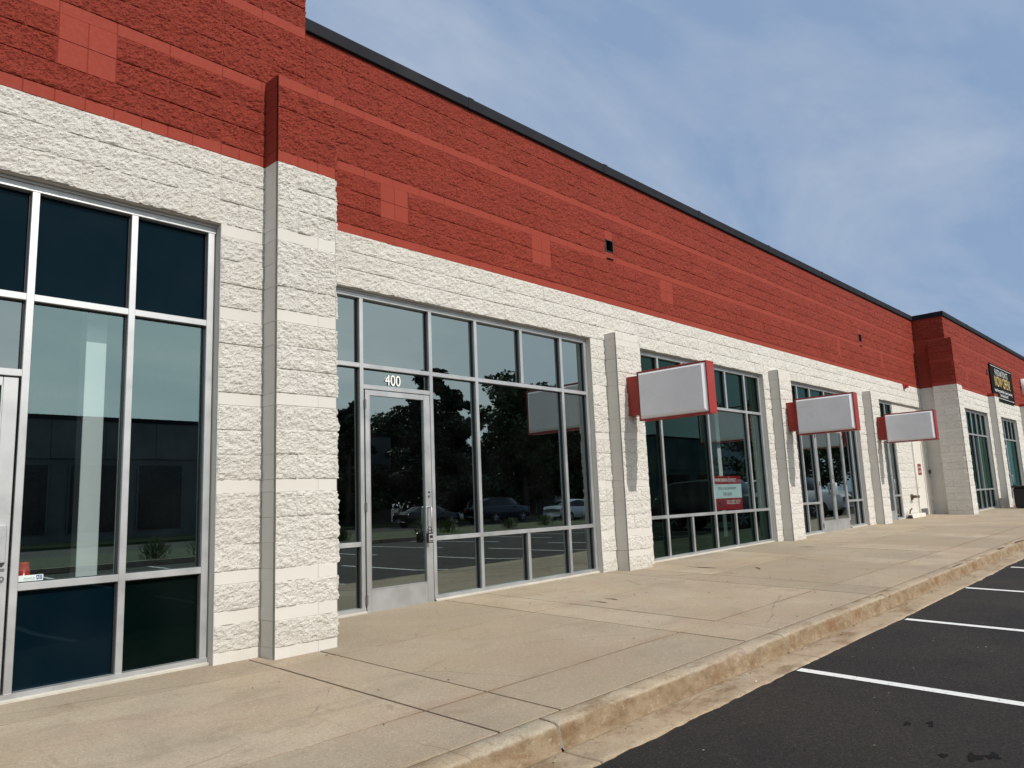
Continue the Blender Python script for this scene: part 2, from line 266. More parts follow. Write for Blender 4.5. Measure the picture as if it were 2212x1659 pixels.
# ------------------------------------------------------------ mesh helpers
class MB:
    def __init__(s): s.v = []; s.f = []; s.mi = []; s.mats = []; s.sm = []
    def mid(s, mat):
        if mat not in s.mats: s.mats.append(mat)
        return s.mats.index(mat)
    def add(s, vs, fs, mat, smooth=False):
        n = len(s.v); s.v += [tuple(p) for p in vs]; k = s.mid(mat)
        for f in fs: s.f.append(tuple(n + i for i in f)); s.mi.append(k); s.sm.append(smooth)
    def box(s, a, b, mat, M=None):
        x0, y0, z0 = a; x1, y1, z1 = b
        vs = [Vector(p) for p in ((x0, y0, z0), (x1, y0, z0), (x1, y1, z0), (x0, y1, z0), (x0, y0, z1), (x1, y0, z1), (x1, y1, z1), (x0, y1, z1))]
        if M is not None: vs = [M @ p for p in vs]
        s.add(vs, [(0, 3, 2, 1), (4, 5, 6, 7), (0, 1, 5, 4), (1, 2, 6, 5), (2, 3, 7, 6), (3, 0, 4, 7)], mat)
    def cham(s, a, b, mat, c=0.004):
        # box with chamfered edges
        x0, y0, z0 = a; x1, y1, z1 = b; c = min(c, (x1 - x0) / 3, (y1 - y0) / 3, (z1 - z0) / 3)
        n = len(s.v); idx = {}; vs = []
        for i, X in enumerate((x0, x1)):
            for j, Y in enumerate((y0, y1)):
                for k, Z in enumerate((z0, z1)):
                    sx, sy, sz = (1, -1)[i], (1, -1)[j], (1, -1)[k]
                    idx[i, j, k, 0] = len(vs); vs.append((X, Y + sy * c, Z + sz * c))
                    idx[i, j, k, 1] = len(vs); vs.append((X + sx * c, Y, Z + sz * c))
                    idx[i, j, k, 2] = len(vs); vs.append((X + sx * c, Y + sy * c, Z))
        fs = []
        for i in (0, 1):
            q = [idx[i, 0, 0, 0], idx[i, 1, 0, 0], idx[i, 1, 1, 0], idx[i, 0, 1, 0]]; fs.append(q if i else q[::-1])
            q = [idx[0, i, 0, 1], idx[0, i, 1, 1], idx[1, i, 1, 1], idx[1, i, 0, 1]]; fs.append(q if i else q[::-1])
            q = [idx[0, 0, i, 2], idx[1, 0, i, 2], idx[1, 1, i, 2], idx[0, 1, i, 2]]; fs.append(q if i else q[::-1])
        for j in (0, 1):
            for k in (0, 1):
                fs.append([idx[0, j, k, 1], idx[1, j, k, 1], idx[1, j, k, 2], idx[0, j, k, 2]])
                fs.append([idx[j, 0, k, 0], idx[j, 1, k, 0], idx[j, 1, k, 2], idx[j, 0, k, 2]])
                fs.append([idx[j, k, 0, 0], idx[j, k, 1, 0], idx[j, k, 1, 1], idx[j, k, 0, 1]])
        for i in (0, 1):
            for j in (0, 1):
                for k in (0, 1): fs.append([idx[i, j, k, 0], idx[i, j, k, 1], idx[i, j, k, 2]])
        # orient outward
        cen = Vector(((x0 + x1) / 2, (y0 + y1) / 2, (z0 + z1) / 2)); out = []
        for f in fs:
            p = [Vector(vs[t]) for t in f]; nn = (p[1] - p[0]).cross(p[2] - p[0]); cc = sum(p, Vector()) / len(p)
            out.append(f if nn.dot(cc - cen) > 0 else f[::-1])
        s.add(vs, out, mat)
    def tube(s, pts, rad, mat, n=12, cap=True):
        pts = [Vector(p) for p in pts]; R = rad if isinstance(rad, (list, tuple)) else [rad] * len(pts); rings = []; base = []
        prev = None
        for i, p in enumerate(pts):
            d = (pts[min(i + 1, len(pts) - 1)] - pts[max(i - 1, 0)]).normalized()
            a = prev if prev is not None else (Vector((0, 0, 1)) if abs(d.z) < 0.9 else Vector((1, 0, 0)))
            a = (a - d * a.dot(d)).normalized(); b = d.cross(a); prev = a
            for k in range(n): base.append(p + (a * math.cos(2 * PI * k / n) + b * math.sin(2 * PI * k / n)) * R[i])
        fs = []
        for i in range(len(pts) - 1):
            for k in range(n): fs.append((i * n + k, i * n + (k + 1) % n, (i + 1) * n + (k + 1) % n, (i + 1) * n + k))
        s.add(base, fs, mat, True)
        if cap: s.add(base[:n], [tuple(range(n))[::-1]], mat); s.add(base[-n:], [tuple(range(n))], mat)
    def build(s, name, parent=None, loc=None):
        me = bpy.data.meshes.new(name); me.from_pydata(s.v, [], s.f)
        for k in s.mats: me.materials.append(MATS[k])
        me.polygons.foreach_set('material_index', s.mi); me.polygons.foreach_set('use_smooth', s.sm); me.update()
        o = bpy.data.objects.new(name, me); COL.objects.link(o)
        if parent is not None: o.parent = parent; o.matrix_parent_inverse = Matrix.Translation(parent.matrix_world.translation).inverted() if loc is None else Matrix()
        if loc is not None: o.location = loc
        return o
def tag(o, label=None, cat=None, group=None, kind=None):
    for k, v in (('label', label), ('category', cat), ('group', group), ('kind', kind)):
        if v: o[k] = v
    return o
def empty(name, loc, label, cat, group=None, rz=0):
    o = bpy.data.objects.new(name, None); COL.objects.link(o); o.location = loc; o.rotation_euler = (0, 0, rz)
    o.matrix_world = Matrix.Translation(loc) @ Matrix.Rotation(rz, 4, 'Z'); o.empty_display_size = 0.2
    return tag(o, label, cat, group)
def structure(o): o['kind'] = 'structure'; return o
def text(txt, size, mat, name, parent, M, ext=0.002, align='LEFT', sx=1.0, space=1.0, bold=0.0):
    cu = bpy.data.curves.new(name, 'FONT'); cu.body = txt; cu.size = size; cu.extrude = ext; cu.align_x = align; cu.space_character = space; cu.offset = bold
    to = bpy.data.objects.new('tmp', cu); COL.objects.link(to); dg = bpy.context.evaluated_depsgraph_get(); dg.update()
    me = bpy.data.meshes.new_from_object(to.evaluated_get(dg)); bpy.data.objects.remove(to)
    me.transform(M @ Matrix.Diagonal((sx, 1, 1, 1))); me.name = name; me.materials.clear(); me.materials.append(MATS[mat])
    o = bpy.data.objects.new(name, me); COL.objects.link(o)
    if parent is not None: o.parent = parent; o.matrix_parent_inverse = parent.matrix_world.inverted()
    return o
def front(x, y, z): return Matrix(((1, 0, 0, x), (0, 0, -1, y), (0, 1, 0, z), (0, 0, 0, 1)))  # text facing -Y
# ------------------------------------------------------------ ground levels
def gz(x, y):
    fx = max(0, min(x, 32) - 2) * 0.012
    if y > -6.5: return fx + 0.035 * (y + 1)
    k = min(1, max(0, (y + 16) / 9.5))
    base = -0.1925 + (1 - k) * 0.2225
    return fx * k + base
ASPH = -0.15
def az(x, y):
    return gz(x, y) + ASPH
# ------------------------------------------------------------ split-face block skins
RNG = np.random.RandomState(5); TAB = RNG.rand(256, 256).astype(np.float64)
def vnoise(u, v):
    iu = np.floor(u).astype(int); iv = np.floor(v).astype(int); fu = u - iu; fv = v - iv
    fu = fu * fu * (3 - 2 * fu); fv = fv * fv * (3 - 2 * fv)
    a = TAB[iu % 256, iv % 256]; b = TAB[(iu + 1) % 256, iv % 256]; c = TAB[iu % 256, (iv + 1) % 256]; d = TAB[(iu + 1) % 256, (iv + 1) % 256]
    return (a * (1 - fu) + b * fu) * (1 - fv) + (c * (1 - fu) + d * fu) * fv
def fnoise(u, v, octs=((7, 0.7), (22, 0.8), (48, 0.85), (90, 0.55))):
    t = 0; w = 0
    for i, (f, a) in enumerate(octs):
        uu = u * f + 17.3 * i; vv = v * f * 1.25 + 5.1 * i
        t = t + a * vnoise(uu + 0.35 * vv, vv - 0.2 * uu); w += a
    return t / w
M8 = 0.2032; M4 = 0.1016
def courses():
    cs = [(-0.6, M4, 'S'), (M4, M4 + M8, 'R'), (M4 + M8, 2 * M4 + M8, 'S'), (0.4064, 0.6096, 'R'), (0.6096, 0.7112, 'S')]
    z = 0.7112
    while z < 7.3:
        for _ in range(3): cs.append((z, z + M8, 'R')); z += M8
        cs.append((z, z + M4, 'S')); z += M4
    return cs
CS = courses(); HS = 0.012
class Skin:
    def __init__(s): s.V = []; s.F = []; s.A = []; s.T = []; s.n = 0
    def grid(s, P, A, t=0.5):
        n, m_, _ = P.shape; i = np.arange(n * m_).reshape(n, m_) + s.n
        s.V.append(P.reshape(-1, 3)); s.A.append(A.reshape(-1)); s.T.append(np.full(A.size, t)); s.n += n * m_
        s.F.append(np.stack([i[:-1, :-1], i[:-1, 1:], i[1:, 1:], i[1:, :-1]], -1).reshape(-1, 4))
    def face(s, O, U, N, u0, u1, z0, z1, res, phase=0.0, holes=(), patches=(), mode='mix', seed=0, sj=0.4064, open0=False, open1=False, cap=None, amp=1.0, alt=0.2032, cj=()):
        O = np.array(O, float); U = np.array(U, float); N = np.array(N, float); flip = np.dot(np.cross(U, (0, 0, 1)), N) < 0
        rng = np.random.RandomState(seed + 11); jlo = 0.003 + 0.0085 * np.random.RandomState(seed + 99).rand(len(CS) + 1) ** 0.7
        for ci, (c0, c1, ty) in enumerate(CS):
            a = max(c0, z0); b = min(c1, z1)
            if b - a < 0.012: continue
            if mode == 'smooth': ty = 'S'
            if cap is not None and (a + b) / 2 > cap: ty = 'S'
            mid = (a + b) / 2; segs = [(u0, u1)]
            for (ha, hb, hz0, hz1) in holes:
                if hz0 < mid < hz1:
                    ns = []
                    for p, q in segs:
                        if hb <= p or ha >= q: ns.append((p, q)); continue
                        if ha > p + 0.01: ns.append((p, ha))
                        if hb < q - 0.01: ns.append((hb, q))
                    segs = ns
            pt = [(pa, pb) for (pa, pb, pz0, pz1) in patches if pz0 < mid < pz1]
            step = sj if 4.1 < mid < 4.3 else 0.4064
            ph = phase + (alt if ci % 2 else 0)
            for p, q in segs:
                k0 = math.ceil((p - ph) / step + 1e-6); js = [p]; k = k0 if q - p > 0.56 else 10 ** 6
                while ph + k * step < q - 0.001: js.append(ph + k * step); k += 1
                js.append(q)
                for pa, pb in pt:
                    js = [j for j in js if not (pa - 0.08 < j < pb + 0.08) or j in (p, q)] + [t for t in (pa, (pa + pb) / 2, pb) if p < t < q]
                for t in cj:
                    if p < t < q: js = [j for j in js if abs(j - t) > 0.09 or j in (p, q)] + [t]
                js = sorted(set(js)); out = [js[0]]
                for j in js[1:]:
                    if j - out[-1] < 0.05 and j != q: continue
                    if j - out[-1] < 0.05: out[-1] = j if len(out) > 1 else out[-1]; continue
                    out.append(j)
                js = out if out[-1] == q else out + [q]
                for bi in range(len(js) - 1):
                    x0, x1 = js[bi], js[bi + 1]
                    sm = ty == 'S' or any(pa - 0.01 < (x0 + x1) / 2 < pb + 0.01 for pa, pb in pt)
                    e = 0.0055
                    first = bi == 0 and open0; last = bi == len(js) - 2 and open1
                    if sm:
                        ul = np.array([x0, x0 + e, x1 - e, x1]); zl = np.array([a, a + 0.003, b - 0.003, b])
                    else:
                        nu = max(2, int((x1 - x0 - 2 * e) / res)); nz = max(2, int((b - a - 2 * e) / res))
                        ul = np.concatenate([[x0], np.linspace(x0 + e, x1 - e, nu + 1), [x1]]); zl = np.concatenate([[a], np.linspace(a + e, b - e, nz + 1), [b]])
                    uu, zg = np.meshgrid(ul, zl, indexing='ij')
                    if sm: h = np.full(uu.shape, HS)
                    else:
                        su, sz = rng.rand() * 50, rng.rand() * 50
                        nz_ = fnoise(uu + su, zg + sz)
                        dE = np.minimum(np.minimum(uu - x0, x1 - uu), np.minimum(zg - a, b - zg))
                        rise = np.clip(dE / 0.010, 0, 1) ** 0.5
                        tu, tz = rng.uniform(-0.005, 0.005, 2)
                        body = 0.001 + (rng.uniform(0, 0.005) + 0.044 * np.clip(nz_ - 0.32, 0, 1)) * amp + tu * (uu - (x0 + x1) / 2) / 0.4 + tz * (zg - (a + b) / 2) / 0.2
                        h = np.maximum(0.004, 0.008 + body * rise)
                    lo = 0.007
                    h[:, 0] = jlo[ci]; h[:, -1] = jlo[ci + 1]
                    if not first: h[0, :] = lo
                    else: h[0, :] = HS
                    if not last: h[-1, :] = lo
                    else: h[-1, :] = HS
                    P = O[None, None] + uu[..., None] * U + h[..., None] * N; P[..., 2] += zg
                    A = np.full(uu.shape, 0.0 if sm else 1.0)
                    if not sm: A[0, :] = 0.2; A[-1, :] = 0.2; A[:, 0] = 0.2; A[:, -1] = 0.2
                    if flip: P = P[:, ::-1]; A = A[:, ::-1]
                    s.grid(P, A, rng.rand())
    def box(s, a, b):
        x0, y0, z0 = a; x1, y1, z1 = b
        V = np.array([(x0, y0, z0), (x1, y0, z0), (x1, y1, z0), (x0, y1, z0), (x0, y0, z1), (x1, y0, z1), (x1, y1, z1), (x0, y1, z1)], float)
        s.V.append(V); s.A.append(np.zeros(8)); s.T.append(np.full(8, 0.5)); s.F.append(np.array([(0, 3, 2, 1), (4, 5, 6, 7), (0, 1, 5, 4), (1, 2, 6, 5), (2, 3, 7, 6), (3, 0, 4, 7)]) + s.n); s.n += 8
    def build(s, name, parent, mat='block_paint'):
        V = np.concatenate(s.V); F = np.concatenate(s.F); A = np.concatenate(s.A); me = bpy.data.meshes.new(name)
        me.vertices.add(len(V)); me.vertices.foreach_set('co', V.ravel().astype(np.float32))
        me.loops.add(F.size); me.loops.foreach_set('vertex_index', F.ravel().astype(np.int32))
        me.polygons.add(len(F)); me.polygons.foreach_set('loop_start', np.arange(0, F.size, 4, dtype=np.int32))
        me.polygons.foreach_set('use_smooth', np.zeros(len(F), bool))
        me.update(calc_edges=True); me.validate()
        at = me.attributes.new('split', 'FLOAT', 'POINT'); at.data.foreach_set('value', A.astype(np.float32))
        a2 = me.attributes.new('unit', 'FLOAT', 'POINT'); a2.data.foreach_set('value', np.concatenate(s.T).astype(np.float32))
        me.materials.append(MATS[mat]); o = bpy.data.objects.new(name, me); COL.objects.link(o); o.parent = parent
        if parent is not None: o.matrix_parent_inverse = parent.matrix_world.inverted()
        return o
# ------------------------------------------------------------ the building
NY = -0.870; PYN = -1.076; CX = 25.95; HEAD = 3.556; TOP = 6.36
XU = (1, 0, 0); NF = (0, -1, 0)
bld = empty('retail_building', (14, 3, 0), 'long single storey strip of shops in red and white painted block', 'building')
def core(sk, x0, x1, y, z0, z1, depth=0.30):
    sk.box((x0, y, z0), (x1, y + depth, z1))
G0 = -0.6
# near projecting section
NW = [(-6.0, 2.835, G0, HEAD)]
sk = Skin(); yb = NY + HS
core(sk, 2.835, 3.63, yb, G0, HEAD); core(sk, -6, 3.63, yb, HEAD + 0.0001, 7.0)
sk.box((3.33, yb + 0.301, G0), (3.63, 0.0, 7.0))
sk.face((0, yb, 0), XU, NF, 2.835, 3.63, G0, HEAD, 0.013, phase=2.82, alt=0.0, seed=301)
sk.face((0, yb, 0), XU, NF, -4.5, 0.2, HEAD, 7.0, 0.035, phase=1.56 - 0.4064 * 20, seed=302)
sk.face((0, yb, 0), XU, NF, 0.2, 3.63, HEAD, 7.0, 0.013, phase=1.56 - 0.4064 * 8, patches=[(1.562, 1.968, 4.4704, 4.8768)], seed=1, sj=0.2032, cj=(2.82,))
sk.face((3.63, 0, 0), (0, 1, 0), (1, 0, 0), yb, 0.0, 4.9, 7.0, 0.016, phase=0.1, seed=2)
sk.build('wall', bld)
# main wall
openM = [(4.15, 9.02), (10.35, 14.83), (16.17, 20.16), (21.84, 25.62)]
vents = [(9.56, 9.763, 5.0, 5.3), (20.86, 21.06, 5.0, 5.3)]
HM = [(a, b, G0, HEAD) for a, b in openM] + [(a, b, c - 0.02, d + 0.085) for a, b, c, d in vents]
sk = Skin(); yb = HS
edges = [3.63] + [e for o_ in openM for e in o_] + [CX]
for i in range(0, len(edges), 2): core(sk, edges[i], edges[i + 1], yb, G0, HEAD)
core(sk, 3.63, 9.56, yb, HEAD + .0001, 6.4); core(sk, 9.763, 20.86, yb, HEAD + .0001, 6.4); core(sk, 21.06, CX, yb, HEAD + .0001, 6.4)
for a, b, c, d in vents: core(sk, a, b, yb, HEAD + .0001, 5.03); core(sk, a, b, yb, 5.232, 6.4); sk.box((a, yb - HS, 4.9785), (b, yb - 0.0001, 5.0299)); sk.box((a, yb - HS, 5.2321), (b, yb - 0.0001, 5.384))
PM = [(5.157, 5.563), (7.79, 8.196), (11.11, 11.517), (19.24, 19.44), (22.48, 22.69)]
pat = [(a, b, 4.4704, 4.8768) for a, b in PM]
for (a, b, res) in ((3.63, 9.2, 0.018), (9.2, 16.0, 0.028), (16.0, CX, 0.04)):
    sk.face((0, yb, 0), XU, NF, a, b, G0, 6.4, res, phase=4.53 - 4.064, holes=HM, patches=[p for p in pat if a <= p[0] < b], seed=int(a * 7) + 3, cj=(10.34, 20.2))
sk.build('wall', bld)
# recessed infill with the service door
sk = Skin(); yr = 0.075 + HS
sk.box((23.22, yr, G0), (24.62, yr + 0.2, HEAD)); sk.box((25.60, yr, G0), (25.62, yr + 0.2, HEAD)); sk.box((24.6201, yr, 2.86), (25.5999, yr + 0.2, HEAD))
sk.face((0, yr, 0), XU, NF, 23.22, 25.62, G0, HEAD, 0.03, phase=0.2, holes=[(24.62, 25.60, G0, 2.83)], seed=71)
sk.build('wall', bld)
# far projecting section
openF = [(27.02, 30.35), (31.95, 35.25), (37.3, 40.7), (42.3, 45.7)]
sk = Skin(); yb = NY + HS; edges = [CX] + [e for o_ in openF for e in o_] + [60]
for i in range(0, len(edges), 2): core(sk, edges[i], edges[i + 1], yb, G0, HEAD)
core(sk, CX, 60, yb, HEAD + .0001, 6.4)
sk.box((CX, yb + 0.301, G0), (CX + 0.3, 0.4, 6.4))
sk.face((0, yb, 0), XU, NF, CX, 46, G0, 6.4, 0.045, phase=0.1, holes=[(a, b, G0, HEAD) for a, b in openF], patches=[(28.1, 28.3, 4.4704, 4.8768), (33.2, 33.4, 4.4704, 4.8768)], seed=90, open0=True)
sk.face((CX, 0, 0), (0, 1, 0), (-1, 0, 0), NY, 0.0, G0, 6.4, 0.04, phase=0.1, seed=91, cap=7, mode='smooth')
sk.face((CX, 0, 0), (0, 1, 0), (-1, 0, 0), NY, 0.0, 5.69, 6.3, 0.03, phase=0.1, seed=92)
sk.build('wall', bld)
# pilasters: (x0, x1, wall plane, front plane, top, rear face y of a wrap-around corner pilaster)
PIL = [(3.225, 3.83, NY, PYN, 4.9784, -0.42), (9.37, 9.98, 0.0, -0.206, 3.6576, None), (15.10, 15.71, 0.0, -0.206, 3.6576, None), (20.63, 21.24, 0.0, -0.206, 3.6576, None),
       (25.72, 26.33, NY, PYN, 5.6, -0.42), (30.75, 31.36, NY, PYN, 4.2672, None), (36.3, 36.91, NY, PYN, 4.2672, None), (41.2, 41.81, NY, PYN, 4.2672, None)]
for i, (x0, x1, wy, fy, top, wrap) in enumerate(PIL):
    sk = Skin(); yb = fy + HS; res = (0.011, 0.018, 0.026, 0.035, 0.03, 0.05, 0.05, 0.05)[i]
    back = wrap if wrap is not None else wy
    xa, xb = x0 + HS, x1 - HS
    sk.box((xa, yb, G0), (xb, back - 0.0015 if wrap is None else back, top))
    sk.face((0, yb, 0), XU, NF, xa - (0 if i == 4 else 0), xb, G0, top, res, phase=x0 + 0.4064 - 4.064, seed=200 + i, open0=True, sj=0.2032 if i == 0 else 0.4064, cap=top - 0.15 if wrap is None else None)
    sk.face((xa, 0, 0), (0, 1, 0), (-1, 0, 0), yb, back if i else wy - 0.0015, G0, top, res, phase=yb + 0.21, seed=230 + i, mode='mix' if i == 4 else 'smooth', open0=True)
    sk.face((xb, 0, 0), (0, 1, 0), (1, 0, 0), yb, back, G0, top, res, phase=yb + 0.21, seed=260 + i, mode='mix', amp=2.0, cap=top - 0.15 if wrap is None else None)
    o = sk.build('pilaster', bld)
    if i == 0: o['label'] = 'tall near corner pilaster with red upper half'
# copings
def coping(x0, x1, y, z, parent=bld):
    b = MB(); x = x0
    while x < x1 - 0.01:
        e = min(x + 3.0, x1)
        b.cham((x + 0.001, y - 0.045, z), (e - 0.001, y + 0.36, z + 0.15), 'coping_metal', 0.006)
        if e < x1: b.box((e - 0.05, y - 0.049, z - 0.003), (e + 0.05, y - 0.0452, z + 0.154), 'coping_metal')
        x = e
    return b.build('coping', parent)
coping(3.642, CX - 0.05, 0, 6.335); coping(CX - 0.05, 60, NY, 6.336)
b = MB(); b.cham((CX - 0.045, NY + 0.361, 6.337), (CX + 0.32, 0.37, 6.484), 'coping_metal', 0.006); b.build('coping', bld)
b = MB(); b.cham((-6, NY - 0.045, 6.99), (3.68, NY + 0.36, 7.15), 'coping_metal', 0.006); b.build('coping', bld)
# shell behind: roof, back and side walls, floor, ceiling, partitions
b = MB()
b.box((-6, 0.32, 6.0), (60, 20, 6.15), 'roofing'); b.box((-6, NY + 0.32, 6.0), (3.3, 0.319, 6.15), 'roofing'); b.box((CX + 0.31, NY + 0.32, 6.0), (60, 0.319, 6.15), 'roofing'); b.build('roof', bld)
b = MB()
b.box((-6.3, -0.85, G0), (-6.01, 20, 6.1), 'concrete_grey'); b.box((-6, 20.01, G0), (60, 20.3, 6.1), 'concrete_grey'); b.box((60.01, -0.85, G0), (60.3, 20, 6.1), 'concrete_grey'); b.build('rear_wall', bld)
b = MB()
b.box((-5.9, 7.0, -0.4), (59.9, 7.2, 5.9), 'interior_dark')
for xp in (3.42, 9.6, 15.4, 20.9, 26.1, 31.2, 36.6): b.box((xp, 0.33, -0.4), (xp + 0.15, 6.99, 5.9), 'interior_dark')
b.box((-5.9, -0.50, 3.62), (3.30, 6.99, 3.70), 'interior_dark'); b.box((3.6, 0.33, 3.62), (25.9, 6.99, 3.70), 'interior_dark'); b.box((26.3, -0.5, 3.62), (59.9, 6.99, 3.70), 'interior_dark')
b.build('interior', bld)
b = MB()
for x0, x1, y0 in ((-5.9, 3.3, -0.5), (3.6, 9.6, 0.35), (9.6, 15.4, 0.35), (15.4, 20.9, 0.35), (20.9, 25.9, 0.35), (26.3, 59.9, -0.5)):
    z = gz((x0 + x1) / 2, y0) ; b.box((x0, y0, z - 0.2), (x1, 6.99, z - 0.0), 'interior_floor')
b.build('floor', bld)
for p, q in (((1.955, -0.53, 0.0), (2.10, -0.40, 3.6)), ((14.35, 0.9, 0.1), (14.50, 1.05, 3.6))):
    b = MB(); b.cham(p, q, 'interior_white', 0.003); b.build('column', bld)
FW = 0.05
def storefront(x0, x1, yf, Vs, Hs, panes, parent=bld, sill=True):
    """yf: front plane of the frame; Vs (x, z0, z1[, w]); Hs (z, x0, x1); panes (x0,x1,z0,z1,mat)"""
    b = MB(); zb = gz((x0 + x1) / 2, yf)
    for v in Vs:
        x, a, c = v[:3]; w = v[3] if len(v) > 3 else FW
        b.cham((x - w / 2, yf, a), (x + w / 2, yf + 0.11, c), 'aluminium', 0.003)
    for z, a, c in Hs: b.cham((a, yf + 0.0025, z - FW / 2), (c, yf + 0.1075, z + FW / 2), 'aluminium', 0.003)
    b.cham((x0, yf - 0.004, HEAD - 0.075), (x1, yf + 0.115, HEAD - 0.002), 'aluminium', 0.004)
    b.box((x0, yf - 0.02, HEAD - 0.025), (x1, yf - 0.0045, HEAD - 0.003), 'aluminium')
    # sill following the pavement
    cuts = sorted([x0, x1] + [p for d_ in DOORX for p in d_ if x0 < p < x1] + [x0 + (x1 - x0) * i / 5 for i in range(1, 5)])
    cuts = [p for p in cuts if not any(d_[0] < p < d_[1] for d_ in DOORX)]
    for a, c in zip(cuts[:-1], cuts[1:]):
        if any(d_[0] <= (a + c) / 2 <= d_[1] for d_ in DOORX): continue
        za, zc = gz(a, yf), gz(c, yf)
        b.add([(a, yf - 0.006, za - 0.06), (c, yf - 0.006, zc - 0.06), (c, yf - 0.006, zc + 0.055), (a, yf - 0.006, za + 0.055), (a, yf + 0.11, za + 0.055), (c, yf + 0.11, zc + 0.055)], [(0, 1, 2, 3), (3, 2, 5, 4)], 'aluminium')
        b.add([(a, yf - 0.03, za - 0.06), (c, yf - 0.03, zc - 0.06), (c, yf - 0.03, zc + 0.014), (a, yf - 0.03, za + 0.014), (a, yf - 0.0065, za + 0.022), (c, yf - 0.0065, zc + 0.022)], [(0, 1, 2, 3), (3, 2, 5, 4)], 'caulk')
    fo = b.build('storefront_window', parent)
    g = MB(); k = MB()
    for (a, c, z0, z1, mt) in panes:
        yg = yf + 0.055; t1, t2 = random.uniform(-0.0022, 0.0022), random.uniform(-0.0012, 0.0012); w = c - a; h = z1 - z0
        d = [-t1 * w / 2 - t2 * h / 2, t1 * w / 2 - t2 * h / 2, t1 * w / 2 + t2 * h / 2, -t1 * w / 2 + t2 * h / 2]
        g.add([(a, yg + d[0], z0), (c, yg + d[1], z0), (c, yg + d[2], z1), (a, yg + d[3], z1)], [(0, 1, 2, 3)], mt)
        y1 = yf + 0.035; y2 = yf + 0.062; q = 0.009
        k.box((a, y1, z0), (a + q, y2, z1), 'gasket'); k.box((c - q, y1, z0), (c, y2, z1), 'gasket')
        k.box((a + q, y1 + .001, z1 - q), (c - q, y2, z1), 'gasket'); k.box((a + q, y1 + .001, z0), (c - q, y2, z0 + q * 0.6), 'gasket')
    g.build('glass', fo, ); k.build('gasket', fo)
    return fo
DOORX = []
F2 = FW / 2
def grid_panes(cols, rows, mats):
    out = []
    for i, (a, c) in enumerate(cols):
        for j, (z0, z1) in enumerate(rows): out.append((a + F2, c - F2, z0 + F2, z1 - F2, mats(i, j)))
    return out
def door(x0, x1, z0, z1, yf, mat, stile=0.055, rstile=0.09, bottom=0.27, hinge='L', handle=True, hside=None):
    d = MB(); top = 0.06
    ls, rs = (stile, rstile) if hinge == 'L' else (rstile, stile)
    d.cham((x0, yf, z0), (x0 + ls, yf + 0.045, z1), 'aluminium', 0.003); d.cham((x1 - rs, yf, z0), (x1, yf + 0.045, z1), 'aluminium', 0.003)
    d.cham((x0 + ls, yf + 0.002, z1 - top), (x1 - rs, yf + 0.043, z1), 'aluminium', 0.003); d.cham((x0 + ls, yf + 0.002, z0), (x1 - rs, yf + 0.043, z0 + bottom), 'aluminium', 0.003)
    q = 0.008
    for (a, c) in ((x0 + ls, x0 + ls + q), (x1 - rs - q, x1 - rs)): d.box((a, yf - 0.001, z0 + bottom), (c, yf + 0.03, z1 - top), 'aluminium')
    d.box((x0 + ls + q, yf - 0.001, z0 + bottom), (x1 - rs - q, yf + 0.03, z0 + bottom + q), 'aluminium')
    do = d.build('door', bld)
    g = MB(); g.cham((x0 - 0.01, yf - 0.02, min(gz(x0, yf), gz(x1, yf)) - 0.03), (x1 + 0.01, yf + 0.06, z0 - 0.003), 'kick_grey', 0.002); g.build('threshold', do)
    g = MB(); g.add([(x0 + ls, yf + 0.022, z0 + bottom), (x1 - rs, yf + 0.0225, z0 + bottom), (x1 - rs, yf + 0.022, z1 - top), (x0 + ls, yf + 0.0215, z1 - top)], [(0, 1, 2, 3)], mat); g.build('glass', do)
    xh = x0 if hinge == 'L' else x1
    for zh in (z0 + 0.17, z0 + (z1 - z0) * 0.47, z1 - 0.16):
        h = MB(); h.tube([(xh - 0.004, yf - 0.008, zh - 0.05), (xh - 0.004, yf - 0.008, zh + 0.05)], 0.009, 'kick_grey', 10); h.box((xh - 0.018, yf - 0.005, zh - 0.048), (xh + 0.012, yf - 0.0005, zh + 0.048), 'kick_grey'); h.build('hinge', do)
    if handle:
        xs = (x1 - rs / 2) if hinge == 'L' else (x0 + rs / 2); zc = z0 + 0.98
        h = MB(); h.tube([(xs - 0.02, yf, zc + 0.13), (xs - 0.02, yf - 0.055, zc + 0.13), (xs - 0.02, yf - 0.06, zc + 0.12), (xs - 0.02, yf - 0.06, zc - 0.12), (xs - 0.02, yf - 0.055, zc - 0.13), (xs - 0.02, yf, zc - 0.13)], 0.011, 'aluminium', 10)
        h.build('handle', do)
        h = MB(); h.tube([(xs, yf - 0.012, zc + 0.26), (xs, yf + 0.001, zc + 0.26)], 0.017, 'kick_grey', 16); h.tube([(xs, yf - 0.015, zc + 0.26), (xs, yf - 0.012, zc + 0.26)], 0.008, 'aluminium', 12); h.box((xs - 0.016, yf - 0.003, zc + 0.295), (xs + 0.016, yf - 0.0002, zc + 0.31), 'black_plastic'); h.build('lock', do)
    return do
